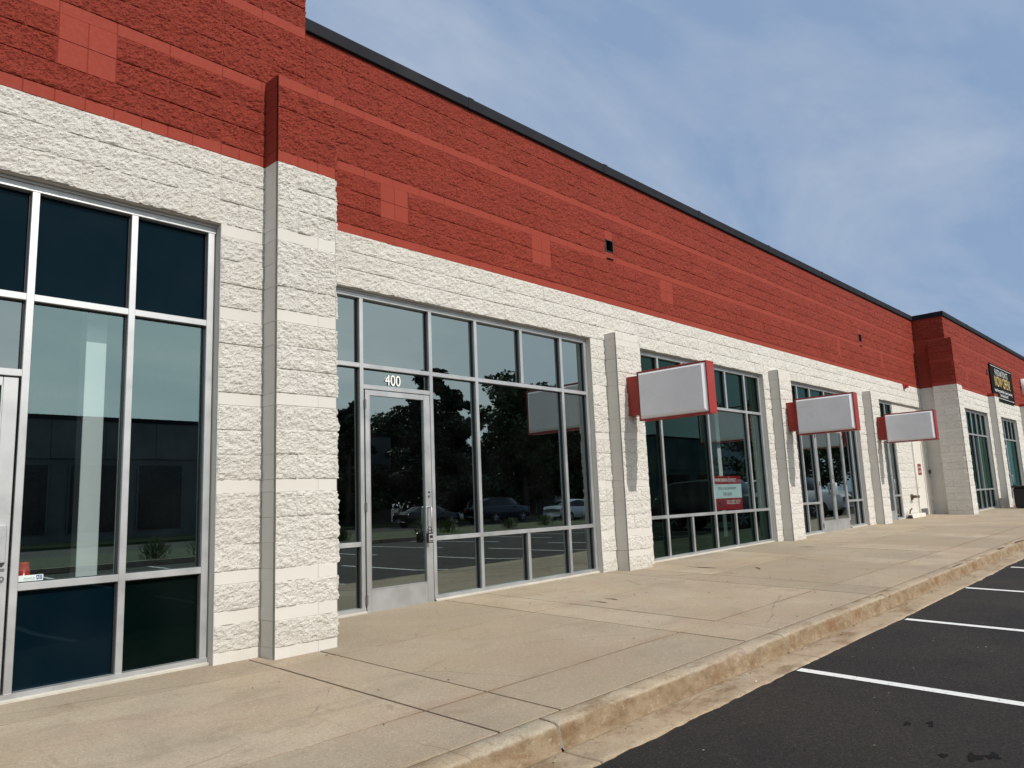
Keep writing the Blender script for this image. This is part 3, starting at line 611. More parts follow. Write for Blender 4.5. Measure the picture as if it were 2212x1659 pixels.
# W1 (near section)
YW = NY + 0.085
zt = HEAD - 0.06
storefront(-5.9, 2.835, YW, [(1.505, -0.2, zt), (2.183, -0.2, zt), (2.795, -0.2, zt, 0.055), (0.42, -0.2, zt), (-0.7, -0.2, zt), (-2.2, -0.2, zt)],
           [(2.71, -5.9, 1.505), (2.71, 1.505, 2.77), (0.733, 1.505, 2.77), (0.733, -5.9, 0.42), (2.17, 0.42, 1.505)],
           [(1.53, 2.158, 2.735, zt, 'spandrel_navy'), (2.208, 2.768, 2.735, zt, 'spandrel_navy'), (0.445, 1.48, 2.735, zt, 'spandrel_navy'),
            (1.53, 2.158, 0.758, 2.685, 'clear_glass'), (2.208, 2.768, 0.758, 2.685, 'clear_glass'), (1.53, 2.158, 0.03, 0.708, 'spandrel_navy'), (2.208, 2.768, 0.03, 0.708, 'spandrel_green'),
            (0.445, 1.48, 2.195, 2.685, 'tinted_glass'), (-0.675, 0.395, 0.758, 2.685, 'tinted_glass'), (-0.675, 0.395, 0.03, 0.708, 'spandrel_navy'), (-0.675, 0.395, 2.735, zt, 'spandrel_navy'),
            (-5.9, -0.725, 0.03, zt, 'tinted_glass')])
d0 = door(0.46, 1.462, 0.012, 2.13, YW - 0.012, 'dark_glass', handle=False)
h = MB()  # flat pull plate and cylinder lock of the near door
h.cham((1.385, YW - 0.05, 0.90), (1.437, YW - 0.013, 1.14), 'aluminium', 0.004); h.add([(1.385, YW - 0.05, 0.90), (1.437, YW - 0.05, 0.90), (1.43, YW - 0.014, 0.872), (1.385, YW - 0.014, 0.872)], [(0, 3, 2, 1)], 'kick_grey')
h.build('handle', d0)
h = MB(); h.box((1.385, YW - 0.0155, 0.845), (1.443, YW - 0.0125, 0.863), 'kick_grey'); h.build('latch', d0); h = MB(); h.tube([(1.425, YW - 0.022, 0.795), (1.425, YW - 0.012, 0.795)], 0.019, 'kick_grey', 20); h.tube([(1.425, YW - 0.027, 0.795), (1.425, YW - 0.022, 0.795)], 0.007, 'aluminium', 14); h.build('lock', d0)
# W400
Y0 = 0.085
DOORX.append((4.955, 5.91)); c4 = [4.2, 4.93, 5.935, 6.70, 7.56, 8.42, 8.985]
Vs = [(x, -0.1, zt) for x in (4.175, 4.93, 5.935, 6.70, 8.42)] + [(8.99, -0.1, zt, 0.055), (7.565, 2.745, zt), (7.565, -0.1, 0.755)]
Hs = [(2.72, 4.2, 8.965), (0.785, 4.2, 4.905), (0.785, 5.96, 8.965), (2.487, 4.955, 5.91)]
def bays(xs, rows, mat):
    return [(a + F2, c - F2, z0, z1, mat(i, j)) for i, (a, c) in enumerate(zip(xs[:-1], xs[1:])) for j, (z0, z1) in enumerate(rows)]
pn = bays([4.175, 4.93, 5.935, 6.70, 7.565, 8.42, 8.99], [(2.745, zt)], lambda i, j: 'tinted_glass')
pn += [(4.2, 4.905, 0.81, 2.695, 'tinted_glass'), (4.2, 4.905, 0.05, 0.76, 'tinted_glass'), (4.955, 5.91, 2.512, 2.695, 'tinted_glass'), (5.96, 6.675, 0.81, 2.695, 'tinted_glass'),
       (6.725, 8.395, 0.81, 2.695, 'tinted_glass'), (8.445, 8.963, 0.81, 2.695, 'tinted_glass')] + bays([5.935, 6.70, 7.565, 8.42, 8.985], [(0.06, 0.76)], lambda i, j: 'tinted_glass')
storefront(4.15, 9.02, Y0, Vs, Hs, pn)
door(4.967, 5.898, 0.035, 2.452, Y0 - 0.006, 'tinted_glass')
text('400', 0.175, 'white_letter', 'house_number', bld, front(5.280, Y0 + 0.044, 2.535), 0.004, sx=0.86)
# W2
DOORX.clear()
X2 = [10.375, 10.985, 11.775, 12.59, 13.35, 14.14, 14.72]
Vs = [(x, -0.1, zt) for x in (10.375, 10.985, 12.59, 14.14)] + [(14.79, -0.1, zt, 0.07)] + [(x, 2.77, zt) for x in (11.775, 13.35)] + [(x, -0.1, 0.80) for x in (11.775, 13.35)]
Hs = [(2.745, 10.4, 14.76), (0.83, 10.4, 14.76)]
pn = bays(X2[:-1] + [14.78], [(2.77, zt)], lambda i, j: 'dark_glass') + bays(X2[:-1] + [14.78], [(0.11, 0.805)], lambda i, j: 'dark_glass')
pn += [(a + F2, c - F2, 0.855, 2.72, 'clear_glass' if a > 12 else 'dark_glass') for a, c in ((10.375, 10.985), (10.985, 12.59), (12.59, 14.14), (14.14, 14.78))]
storefront(10.35, 14.83, Y0, Vs, Hs, pn)
# W3
DOORX.append((17.4, 19.1))
Vs = [(x, 0, zt) for x in (16.2, 16.68, 17.39, 19.10, 19.74)] + [(20.12, 0, zt, 0.07)] + [(18.245, 2.6, zt)]
Hs = [(2.745, 16.2, 20.09), (0.885, 16.2, 17.365), (0.885, 19.125, 20.09), (2.60, 17.415, 19.075)]
pn = bays([16.2, 16.68, 17.39, 18.245, 19.10, 19.74, 20.11], [(2.77, zt)], lambda i, j: 'dark_glass')
pn += [(a + F2, c - F2, z0, z1, 'tinted_glass') for a, c in ((16.2, 16.68), (16.68, 17.39), (19.10, 19.74), (19.74, 20.11)) for z0, z1 in ((0.17, 0.86), (0.91, 2.72))]
pn += [(17.415, 18.22, 2.625, 2.72, 'tinted_glass'), (18.27, 19.075, 2.625, 2.72, 'tinted_glass')]
storefront(16.17, 20.16, Y0, Vs, Hs, pn)
door(17.42, 18.24, 0.20, 2.57, Y0 - 0.006, 'tinted_glass', rstile=0.055, hinge='L'); door(18.25, 19.07, 0.205, 2.57, Y0 - 0.006, 'tinted_glass', rstile=0.055, hinge='R')
# W4
DOORX.clear(); DOORX.append((21.9, 22.6))
storefront(21.84, 23.22, Y0, [(22.61, 0.1, zt), (23.185, 0.1, zt, 0.07), (21.865, 0.1, zt)], [(2.745, 21.89, 23.15), (0.935, 22.635, 23.15)],
           [(21.89, 22.585, 2.77, zt, 'dark_glass'), (22.635, 23.15, 2.77, zt, 'dark_glass'), (22.635, 23.15, 0.96, 2.72, 'tinted_glass'), (22.635, 23.15, 0.25, 0.91, 'tinted_glass'), (21.89, 22.585, 2.5, 2.72, 'dark_glass')])
door(21.90, 22.575, 0.26, 2.49, Y0 - 0.006, 'tinted_glass')
# far storefronts
DOORX.clear()
for k, (a, c) in enumerate(openF[:4]):
    xs = [a + 0.03 + (c - a - 0.06) * i / 5 for i in range(6)]; DOORX.clear()
    if k == 1: DOORX.append((xs[1], xs[2]))
    Vs = [(x, 0.1, zt) for x in (xs[0], xs[2], xs[5])] + [(x, 2.78, zt) for x in (xs[1], xs[3], xs[4])] + [(x, 0.1, 0.95) for x in (xs[3], xs[4])] + [(xs[1], 0.1, 2.75 if k == 1 else 0.95)] + ([(xs[3], 0.95, 2.75)] if k != 1 else [])
    Hs = [(2.76, a + .05, c - .05), (0.98, xs[2] + F2, c - .05), (0.98, a + 0.05, xs[1] if k == 1 else xs[2] - F2)]
    pn = bays(xs, [(2.785, zt)], lambda i, j: 'dark_glass') + bays(xs[2:], [(0.3, 0.955)], lambda i, j: 'dark_glass') + [(xs[0] + F2, xs[1] - F2, 0.3, 0.955, 'dark_glass')]
    pn += [(xs[2] + F2, xs[5] - F2, 1.005, 2.735, 'dark_glass'), (xs[0] + F2, xs[1] - F2, 1.005, 2.735, 'dark_glass')]
    if k != 1: pn += [(xs[1] + F2, xs[2] - F2, 1.005, 2.735, 'dark_glass'), (xs[1] + F2, xs[2] - F2, 0.3, 0.955, 'dark_glass')]
    else: Hs.append((2.52, xs[1] + F2, xs[2] - F2))
    storefront(a, c, YW, Vs, Hs, pn)
    if k == 1: door(xs[1] + 0.03, xs[2] - 0.03, 0.33, 2.49, YW - 0.006, 'dark_glass')
# service door
b = MB(); zd = 0.25
b.cham((24.66, 0.055, 0.1), (24.70, 0.13, 2.83), 'door_paint', 0.003); b.cham((25.54, 0.055, 0.1), (25.60, 0.13, 2.83), 'door_paint', 0.003); b.cham((24.70, 0.057, 2.77), (25.54, 0.128, 2.83), 'door_paint', 0.003)
b.cham((24.71, 0.075, zd + 0.03), (25.53, 0.115, 2.76), 'door_paint', 0.003); b.cham((24.62, 0.03, 0.1), (24.659, 0.2, 2.83), 'white_trim', 0.003)
sd_ = b.build('door', bld); sd_['label'] = 'flush white painted steel service door'
b = MB(); b.cham((24.75, 0.070, zd + 0.05), (25.49, 0.0748, zd + 0.26), 'kick_grey', 0.002); b.build('kick_plate', sd_)
b = MB(); b.tube([(24.79, 0.075, 1.13), (24.79, 0.03, 1.13), (24.86, 0.03, 1.13)], 0.010, 'aluminium', 8); b.tube([(24.79, 0.074, 1.22), (24.79, 0.066, 1.22)], 0.02, 'aluminium', 12); b.cham((24.765, 0.066, 1.06), (24.815, 0.0749, 1.27), 'aluminium', 0.002); b.build('handle', sd_)
for zh in (0.5, 1.5, 2.45):
    b = MB(); b.tube([(25.535, 0.068, zh - 0.05), (25.535, 0.068, zh + 0.05)], 0.010, 'door_paint', 8); b.build('hinge', sd_)
# vents
for a, c, z0, z1 in vents:
    b = MB(); z0, z1 = 5.03, 5.232
    b.box((a + .001, 0.25, z0), (c - .001, 0.3, z1), 'black_metal')
    for (p, q) in (((a + .001, -0.012, z0), (a + 0.014, 0.24, z1)), ((c - 0.014, -0.012, z0), (c - .001, 0.24, z1)), ((a + 0.014, -0.010, z0 + .001), (c - 0.014, 0.24, z0 + 0.012)), ((a + 0.014, -0.010, z1 - 0.012), (c - 0.014, 0.24, z1 - .001))): b.box(p, q, 'black_metal')
    b.cham((a + 0.01, -0.03, 4.915), (c - 0.01, -0.002, 4.922), 'black_metal', 0.002)
    b.build('vent', bld)
b = MB(); b.cham((31.05, NY - 0.04, 4.98), (31.2, NY + 0.02, 5.16), 'black_metal', 0.004); b.build('vent', bld)
# ------------------------------------------------------------ projecting signs
def blade(x, wy, label):
    z0 = 2.285; r = empty('projecting_sign', (x, wy, z0), label, 'sign', 'blank projecting signs on the white pilasters'); T = Matrix.Translation((x, wy, z0))
    def bld_(b, n): o = b.build(n); o.parent = r; return o
    y0, y1, H, t = -1.17, 0.0, 0.745, 0.105; oy = -0.195
    b = MB(); b.cham((-0.095, oy - 0.002, 0.095), (0.095, 0.012, 0.69), 'red_enamel', 0.004); bld_(b, 'bracket')
    b = MB(); Y0_, Y1_ = oy - 1.17, oy
    b.cham((-t, Y0_, 0), (t, Y1_, 0.022), 'red_enamel', 0.003); b.cham((-t, Y0_, H - 0.022), (t, Y1_, H), 'red_enamel', 0.003)
    b.cham((-t, Y0_, 0.022), (t, Y0_ + 0.022, H - 0.022), 'red_enamel', 0.003); b.cham((-t, Y1_ - 0.022, 0.022), (t, Y1_, H - 0.022), 'red_enamel', 0.003)
    bld_(b, 'cabinet')
    for zz_ in (0.12, H - 0.12):
        b = MB(); b.tube([(0, Y0_ - 0.003, zz_), (0, Y0_ + 0.001, zz_)], 0.011, 'kick_grey', 10); bld_(b, 'screw')
    b = MB(); b.cham((-0.12, 0.0125, 0.06), (0.12, 0.0185, 0.725), 'red_enamel', 0.002); bld_(b, 'mounting_plate')
    for s_ in (-1, 1):
        b = MB(); a, c = (Y0_ + 0.022, 0.022), (Y1_ - 0.022, H - 0.022); ia, ic = (a[0] + 0.05, a[1] + 0.045), (c[0] - 0.03, c[1] - 0.035)
        xo = s_ * (t - 0.012); xi = s_ * (t + 0.026)
        vs = [(xo, a[0], a[1]), (xo, c[0], a[1]), (xo, c[0], c[1]), (xo, a[0], c[1]), (xi, ia[0], ia[1]), (xi, ic[0], ia[1]), (xi, ic[0], ic[1]), (xi, ia[0], ic[1])]
        fs = [(4, 5, 6, 7), (0, 1, 5, 4), (1, 2, 6, 5), (2, 3, 7, 6), (3, 0, 4, 7)]
        if s_ < 0: fs = [f[::-1] for f in fs]
        b.add(vs, fs, 'sign_face'); bld_(b, 'face_panel')
    return r
blade(9.695, -0.206, 'blank white sign in red box frame between the two nearer shops, nearest and largest')
blade(15.42, -0.206, 'blank white sign in red frame above the double glass doors')
blade(20.95, -0.206, 'blank white sign in red frame beside the white service door, farthest of three')
# ------------------------------------------------------------ small things on the front
# lock box hanging from the handle of door 400
lx, ly, lz = 5.795, Y0 - 0.075, 0.745
r = empty('lock_box', (lx, ly, lz), 'black and silver key lock box hanging by its shackle from door 400', 'lock box')
def sub(b, n, r=r):
    o = b.build(n); o.parent = r; return o
b = MB(); b.cham((-0.045, -0.016, 0), (0.045, 0.022, 0.115), 'black_plastic', 0.010); sub(b, 'body')
b = MB(); b.cham((-0.033, -0.022, 0.012), (0.033, -0.0165, 0.10), 'aluminium', 0.004); b.cham((-0.022, -0.0245, 0.055), (0.022, -0.0222, 0.085), 'black_plastic', 0.001); b.box((-0.024, -0.0235, 0.020), (0.024, -0.0222, 0.028), 'black_plastic'); sub(b, 'face_plate')
b = MB(); b.tube([(-0.026, 0.004, 0.11)] + [(-0.026 * math.cos(t), 0.004, 0.15 + 0.03 * math.sin(t)) for t in np.linspace(0, PI, 9)] + [(0.026, 0.004, 0.11)], 0.0055, 'black_metal', 8); sub(b, 'shackle')
# red cup
r = empty('plastic_cup', (1.582, -0.679, 0.7585), 'red plastic cup upside down inside the near window corner', 'cup')
b = MB(); n = 24; prof = [(0.047, 0), (0.048, 0.006), (0.045, 0.008), (0.041, 0.07), (0.040, 0.072), (0.034, 0.118), (0.035, 0.122), (0.033, 0.130), (0.028, 0.131), (0.0, 0.128)]
vs = [(p[0] * math.cos(2 * PI * k / n), p[0] * math.sin(2 * PI * k / n), p[1]) for p in prof for k in range(n)]
b.add(vs, [(i * n + k, i * n + (k + 1) % n, (i + 1) * n + (k + 1) % n, (i + 1) * n + k) for i in range(len(prof) - 1) for k in range(n)], 'cup_red', True); sub(b, 'body', r)
# alarm company sticker
r = empty('security_sticker', (1.62, YW + 0.05, 0.785), 'pale blue alarm company sticker low in the near window', 'sticker'); YS = YW + 0.0515
b = MB(); b.box((1.533, YS - 0.0006, 0.7635), (1.69, YS, 0.8035), 'sticker_white'); o = b.build('sheet', r)
b = MB(); b.box((1.648, YS - 0.0014, 0.772), (1.685, YS - 0.0007, 0.799), 'blue_ink'); b.box((1.572, YS - 0.0014, 0.7725), (1.642, YS - 0.0007, 0.7738), 'grey_letter'); b.build('logo_box', r)
text('ADT', 0.026, 'white_letter', 'lettering', r, front(1.6495, YS - 0.0016, 0.7765), 0.0003, sx=0.80)
text('secured by', 0.018, 'grey_letter', 'lettering', r, front(1.573, YS - 0.0012, 0.7785), 0.0003, sx=0.86)
# for-lease poster
r = empty('lease_poster', (13.24, Y0 + 0.05, 0.87), 'red and white for lease poster stuck inside the second shop window', 'poster'); YP = Y0 + 0.066
b = MB(); b.box((12.62, YP - 0.001, 1.345), (13.76, YP, 1.495), 'sticker_red'); b.box((12.62, YP - 0.001, 0.87), (13.76, YP, 1.085), 'sticker_red'); b.box((12.62, YP - 0.001, 1.0851), (13.76, YP, 1.3449), 'sticker_white')
b.build('sheet', r)
text('DENVER DESIGN DISTRICT', 0.096, 'white_letter', 'lettering', r, front(12.66, YP - 0.002, 1.385), 0.0005, sx=0.79)
text('RETAIL | F+B | SHOWROOM', 0.066, 'grey_letter', 'lettering', r, front(13.19, YP - 0.002, 1.245), 0.0005, align='CENTER', sx=0.85)
text('FOR LEASE', 0.078, 'grey_letter', 'lettering', r, front(13.19, YP - 0.002, 1.135), 0.0005, align='CENTER', sx=0.9)
text('303.282.3237', 0.105, 'white_letter', 'lettering', r, front(13.13, YP - 0.002, 0.975), 0.0005, sx=0.95)
b = MB(); b.box((12.82, YP - 0.003, 0.93), (12.93, YP - 0.0015, 1.05), 'notice_maroon'); b.box((12.85, YP - 0.004, 0.96), (12.90, YP - 0.0031, 1.02), 'black_plastic'); b.build('emblem', r)
# red notice on the service door
r = empty('door_notice', (25.12, 0.07, 1.5), 'small maroon notice with white lettering on the white service door', 'sign')
b = MB(); b.cham((24.98, 0.069, 1.50), (25.32, 0.0745, 1.83), 'notice_maroon', 0.002); b.build('plate', r)
text('FIRE RISER', 0.075, 'white_letter', 'lettering', r, front(25.15, 0.0675, 1.70), 0.0005, align='CENTER', sx=0.8); text('ROOM', 0.10, 'white_letter', 'lettering', r, front(25.15, 0.0675, 1.565), 0.0005, align='CENTER', sx=0.9)
# fire alarm horn
r = empty('fire_alarm', (24.3, 0, 4.1), 'small red fire alarm sounder high on the white wall', 'alarm')
b = MB(); b.cham((24.22, -0.05, 4.03), (24.38, -0.001, 4.18), 'siren_red', 0.008); b.build('base', r)
b = MB(); b.tube([(24.30, -0.05, 4.10), (24.30, -0.09, 4.10), (24.30, -0.12, 4.10)], [0.045, 0.05, 0.065], 'siren_red', 16); b.build('horn', r)
# key box
r = empty('key_box', (25.78, -0.02, 1.5), 'small dark key box on the block pier beside the service door', 'box')
b = MB(); b.cham((25.70, -0.06, 1.53), (25.83, -0.03, 1.65), 'black_metal', 0.006); b.build('body', r); b = MB(); b.cham((25.73, -0.068, 1.545), (25.80, -0.0605, 1.60), 'kick_grey', 0.002); b.build('lid', r)
# fire department connection
r = empty('hose_connection', (24.0, 0.05, 0.87), 'brass fire hose connection sticking out of the white wall', 'pipe fitting')
b = MB(); b.tube([(24.0, 0.06, 0.87), (24.0, 0.03, 0.87)], 0.085, 'brass', 24); b.build('flange', r)
b = MB(); b.tube([(24.0, 0.04, 0.87), (24.0, -0.06, 0.88)], [0.045, 0.04], 'brass', 16); b.build('pipe', r)
for s_ in (-1, 1):
    b = MB(); b.tube([(24.0 + s_ * 0.01, -0.05, 0.88), (24.0 + s_ * 0.05, -0.12, 0.875)], [0.03, 0.035], 'brass', 16); b.tube([(24.0 + s_ * 0.05, -0.12, 0.875), (24.0 + s_ * 0.06, -0.135, 0.873)], 0.04, 'kick_grey', 16); b.build('outlet', r)
# drain box at the foot of the wall
r = empty('drain_pipe', (23.9, -0.03, 0.3), 'white drain box with dark pipe end along the foot of the wall', 'pipe')
b = MB(); b.cham((23.35, -0.10, 0.27), (24.60, 0.06, 0.40), 'white_trim', 0.01); b.build('casing', r)
b = MB(); b.tube([(23.36, -0.03, 0.31), (23.24, -0.05, 0.29)], 0.07, 'black_metal', 16); b.tube([(23.45, 0.0, 0.41), (23.45, -0.02, 0.50), (23.52, -0.05, 0.56)], 0.02, 'brass', 10); b.build('outlet', r)
# banner
r = empty('shop_banner', (33.3, NY - 0.05, 4.15), 'black banner reading now open on the red wall', 'banner'); YB = NY - 0.055
b = MB(); b.cham((31.45, YB, 4.14), (35.2, YB + 0.02, 5.46), 'banner_black', 0.003); b.build('sheet', r)
b = MB(); b.box((31.6, YB - 0.003, 5.385), (35.05, YB - 0.001, 5.40), 'white_letter'); b.box((31.6, YB - 0.003, 4.23), (35.05, YB - 0.001, 4.245), 'white_letter'); b.build('rule', r)
text('FASCINATION ST.', 0.33, 'white_letter', 'lettering', r, front(33.3, YB - 0.004, 5.08), 0.001, align='CENTER', sx=0.85, bold=-0.004)
text('NOW OPEN!', 0.56, 'gold_letter', 'lettering', r, front(33.3, YB - 0.004, 4.66), 0.001, align='CENTER', sx=0.82)
text('Original Paintings | Limited Editions | Sculpture | Custom Framing', 0.15, 'white_letter', 'lettering', r, front(33.3, YB - 0.004, 4.46), 0.001, align='CENTER', sx=0.75)
text('Fine Art Gallery Since 1992', 0.15, 'white_letter', 'lettering', r, front(33.3, YB - 0.004, 4.31), 0.001, align='CENTER', sx=0.8)
r = empty('letter_sign', (38.3, NY - 0.1, 4.7), 'white raised shop lettering at the far right edge of the red wall', 'sign')
text('FRAMING', 0.95, 'white_letter', 'lettering', r, front(36.98, NY - 0.1, 4.72), 0.05)
# litter bin
bx, by = 30.3, -2.0; bz = gz(bx, by)
r = empty('litter_bin', (bx, by, bz), 'low black rectangular bin on the far pavement by the wall', 'bin')
b = MB(); b.cham((-0.45, -0.6, 0.04), (0.45, 0.6, 0.68), 'black_plastic', 0.03); sub(b, 'body', r)
b = MB(); b.cham((-0.48, -0.63, 0.681), (0.48, 0.63, 0.75), 'black_plastic', 0.02); sub(b, 'lid', r)
# ------------------------------------------------------------ pavement, kerb, gutter, car park
def kerb_y(x): return -3.79 + 0.008 * max(0, x - 9)
cross = [-6.0, -3.2, -0.1, 0.4, 3.12, 3.64, 6.02, 6.66, 9.05, 9.65, 12.1, 12.7, 14.2, 15.2, 17.4, 18.3, 20.5, 21.3, 23.7, 24.3, 27, 30, 33, 36, 39, 42, 46, 60]
rows = [0.8, -1.32, -3.02, None]
b = MB(); tones = []
rt_ = random.Random(3); g = 0.009
for i in range(len(cross) - 1):
    for j in range(3):
        xa, xb = cross[i] + g, cross[i + 1] - g
        dz = rt_.uniform(-0.0015, 0.0015)
        def yy(x, j): return rows[j] if rows[j] is not None else kerb_y(x) + 0.145
        ya, yb_ = (yy(xa, j) - g, yy(xb, j) - g), (yy(xa, j + 1) + g, yy(xb, j + 1) + g)
        c = 0.003
        O = [(xa, yb_[0]), (xb, yb_[1]), (xb, ya[1]), (xa, ya[0])]; I = [(xa + c, yb_[0] + c), (xb - c, yb_[1] + c), (xb - c, ya[1] - c), (xa + c, ya[0] - c)]
        vs = [(x, y, gz(x, y) - 0.03) for x, y in O] + [(x, y, gz(x, y) - 0.002 + dz) for x, y in O] + [(x, y, gz(x, y) + dz) for x, y in I]
        # split the top so that it follows the change of slope
        b.add(vs, [(8, 9, 10, 11)] + [(4 + k, 4 + (k + 1) % 4, 8 + (k + 1) % 4, 8 + k) for k in range(4)] + [(k, (k + 1) % 4, 4 + (k + 1) % 4, 4 + k) for k in range(4)], 'concrete')
        tn = rt_.random() ** 1.5; tones += [tn] * 12
o = structure(b.build('pavement')); at = o.data.attributes.new('tone', 'FLOAT', 'POINT'); at.data.foreach_set('value', tones)
b = MB(); xs = [-6, 2, 32, 60]
b.add([(x, y, gz(x, y) - 0.006) for x in xs for y in (0.8, -3.72)], [(2 * i, 2 * i + 1, 2 * i + 3, 2 * i + 2) for i in range(3)], 'joint_dirt'); structure(b.build('pavement_bed'))
kj = [-6.0, -3.0, 0.3, 3.44, 6.42, 9.12, 11.9, 14.9, 17.9, 20.9, 23.9, 26.9, 30, 33, 36, 39, 42, 46, 60]
prof = [(0.14, -0.03), (0.14, -0.003), (0.135, 0.0), (0.09, 0.0), (0.045, -0.001), (0.022, -0.005), (0.008, -0.013), (0.000, -0.025), (-0.005, -0.05), (-0.012, -0.09), (-0.018, -0.125), (-0.028, -0.143)]
def strip(name, mat, prof, kj, gap, amp, endfn=None, yoff=0.0):
    V = []; Fc = []; n0 = 0
    for i in range(len(kj) - 1):
        xa, xb = kj[i] + gap, kj[i + 1] - gap
        res = 0.035 if xb < 16 and xa > 0 else 0.3
        X = np.concatenate([[xa, xa + 0.006], np.linspace(xa + 0.02, xb - 0.02, max(2, int((xb - xa) / res))), [xb - 0.006, xb]])
        for p, x in enumerate(X):
            e = 0.010 if p in (0, len(X) - 1) else 0.0
            for q, (dy, dz) in enumerate(prof):
                w = min(1, q / 3) if q < len(prof) - 1 else 0.3
                chip = max(0.0, vnoise(np.array(x * 3.1 + 7), np.array(q * 0.35 + 2)) - 0.62) * 0.06 if 3 < q < 9 else 0
                a = (vnoise(np.array(x * 9.0), np.array(q * 0.7)) - 0.5) * amp * w + (vnoise(np.array(x * 31.0), np.array(q * 1.7)) - 0.5) * amp * 0.5 * w
                y = kerb_y(x) + dy + float(a) + float(chip); V.append((x, y, gz(x, kerb_y(x) + max(dy, 0)) + dz - float(chip) * 0.6 - (e if q < 8 else 0) + float(a) * 0.4))
        m_ = len(prof)
        for p in range(len(X) - 1):
            for q in range(m_ - 1): A_ = n0 + p * m_ + q; Fc.append((A_, A_ + 1, A_ + m_ + 1, A_ + m_))
        Fc.append(tuple(n0 + q for q in range(m_))[::-1]); Fc.append(tuple(n0 + (len(X) - 1) * m_ + q for q in range(m_)))
        n0 += len(X) * m_
    b = MB(); b.add(V, Fc, mat, True); o = structure(b.build(name)); return o
strip('kerb', 'curb_concrete', prof, kj, 0.010, 0.006)
gp = [(-0.020, -0.30), (-0.020, -0.146), (-0.024, -0.145), (-0.09, -0.147), (-0.16, -0.149), (-0.24, -0.1485), (-0.285, -0.1485), (-0.292, -0.155), (-0.292, -0.2)]
strip('gutter', 'gutter_concrete', gp, kj, 0.006, 0.004)
b = MB(); b.add([(x, y, gz(x, -3.79) - 0.20) for x in (-6, 2, 32, 60) for y in (-3.66, -4.2)], [(2 * i, 2 * i + 1, 2 * i + 3, 2 * i + 2) for i in range(3)], 'joint_dirt'); structure(b.build('kerb_bed'))
# asphalt: ragged inner edge then a broad sheet to the horizon
b = MB(); X = [-300, -60, -20, -6] + list(np.arange(-5.9, 16, 0.04)) + list(np.arange(16, 46, 0.5)) + [60, 100, 200, 700]
Ys = [None, -4.3, -4.8, -5.6, -6.5, -8, -10, -12, -14, -16, -30, -60, -120, -300, -900]
V = []
for x in X:
    ye = kerb_y(min(x, 46)) - 0.285 + 0.0 + (0.028 * (float(vnoise(np.array(x * 4.0 + 90), np.array(0.3))) - 0.5) + 0.022 * (float(vnoise(np.array(x * 17.0 + 90), np.array(3.3))) - 0.5)) - 0.018 * float(vnoise(np.array(x * 0.8 + 90), np.array(8.3)))
    for y in Ys: yv = ye if y is None else y; V.append((x, yv, az(x, yv) + (0.0065 if y is None else 0.009 if y == -4.3 else 0.0095)))
n = len(Ys); b.add(V, [(i * n + j, i * n + j + 1, (i + 1) * n + j + 1, (i + 1) * n + j) for i in range(len(X) - 1) for j in range(n - 1)], 'asphalt')
structure(b.build('car_park'))
# ground behind the strip out to the horizon
b = MB(); b.box((-300, 21, -0.4), (700, 900, -0.1), 'lawn_grass'); structure(b.build('ground'))
# painted bay lines
for i, xs_ in enumerate([-4.6, -2.0, 0.65, 3.25, 5.93, 8.52, 11.13, 13.74, 16.35, 18.95, 21.55, 24.15, 26.75, 29.35, 32.0]):
    b = MB(); w = 0.05; vs = []
    for y in (-4.09 - 0.02 * (i % 3), -4.3, -4.8, -5.6, -6.5, -8.0, -9.3):
        for x in (xs_ - w, xs_ + w): vs.append((x, y, az(x, y) + 0.0135))
    b.add(vs, [(2 * k, 2 * k + 2, 2 * k + 3, 2 * k + 1)[::-1] for k in range(6)], 'line_paint'); structure(b.build('bay_line'))
for i in range(16):
    b = MB(); x = -2 + 2.6 * i; w = 0.05; vs = [(x + s_ * w, y, az(x, y) + 0.0135) for y in (-11.2, -12, -14, -16) for s_ in (-1, 1)]
    b.add(vs, [(2 * k, 2 * k + 2, 2 * k + 3, 2 * k + 1)[::-1] for k in range(3)], 'line_paint'); structure(b.build('bay_line'))
# oil spots, smears and litter on the ground
def blob(name, cx, cy, rx, ry, mat, z, seed, n=26, rot=0.0):
    rr = random.Random(seed); b = MB(); ph = [rr.uniform(0, 6) for _ in range(4)]; vs = []
    for k in range(n):
        t = 2 * PI * k / n; q = 1 + 0.28 * math.sin(3 * t + ph[0]) + 0.2 * math.sin(5 * t + ph[1]) + 0.14 * math.sin(9 * t + ph[2])
        dx, dy = rx * q * math.cos(t), ry * q * math.sin(t); x = cx + dx * math.cos(rot) - dy * math.sin(rot); y = cy + dx * math.sin(rot) + dy * math.cos(rot)
        vs.append((x, y, z(x, y)))
    b.add(vs, [tuple(range(n))], mat); return structure(b.build(name))
za = lambda x, y: az(x, y) + 0.0125
for k, (cx_, cy_, a_, c_) in enumerate([(4.72, -5.55, 0.06, 0.035), (4.80, -5.62, 0.05, 0.03), (5.08, -5.12, 0.035, 0.018), (5.18, -5.22, 0.03, 0.016), (5.12, -5.24, 0.02, 0.012), (4.65, -5.42, 0.03, 0.02)]): blob('oil_spot', cx_, cy_, a_, c_, 'oil_stain', za, k)
zp = lambda x, y: gz(x, y) + 0.004
for k, (cx_, cy_, a_, c_, r_) in enumerate([(6.92, -1.50, 0.012, 0.10, 0.0), (7.15, -1.49, 0.012, 0.09, 0.0), (10.28, -0.88, 0.03, 0.19, 0.1), (10.6, -1.58, 0.02, 0.12, -0.9), (9.9, -1.5, 0.01, 0.06, 0.2), (14.0, -0.9, 0.03, 0.12, 0.3)]): blob('smear', cx_, cy_, a_, c_, 'leaf_litter', zp, 40 + k, rot=r_)
rl = random.Random(12); b = MB()
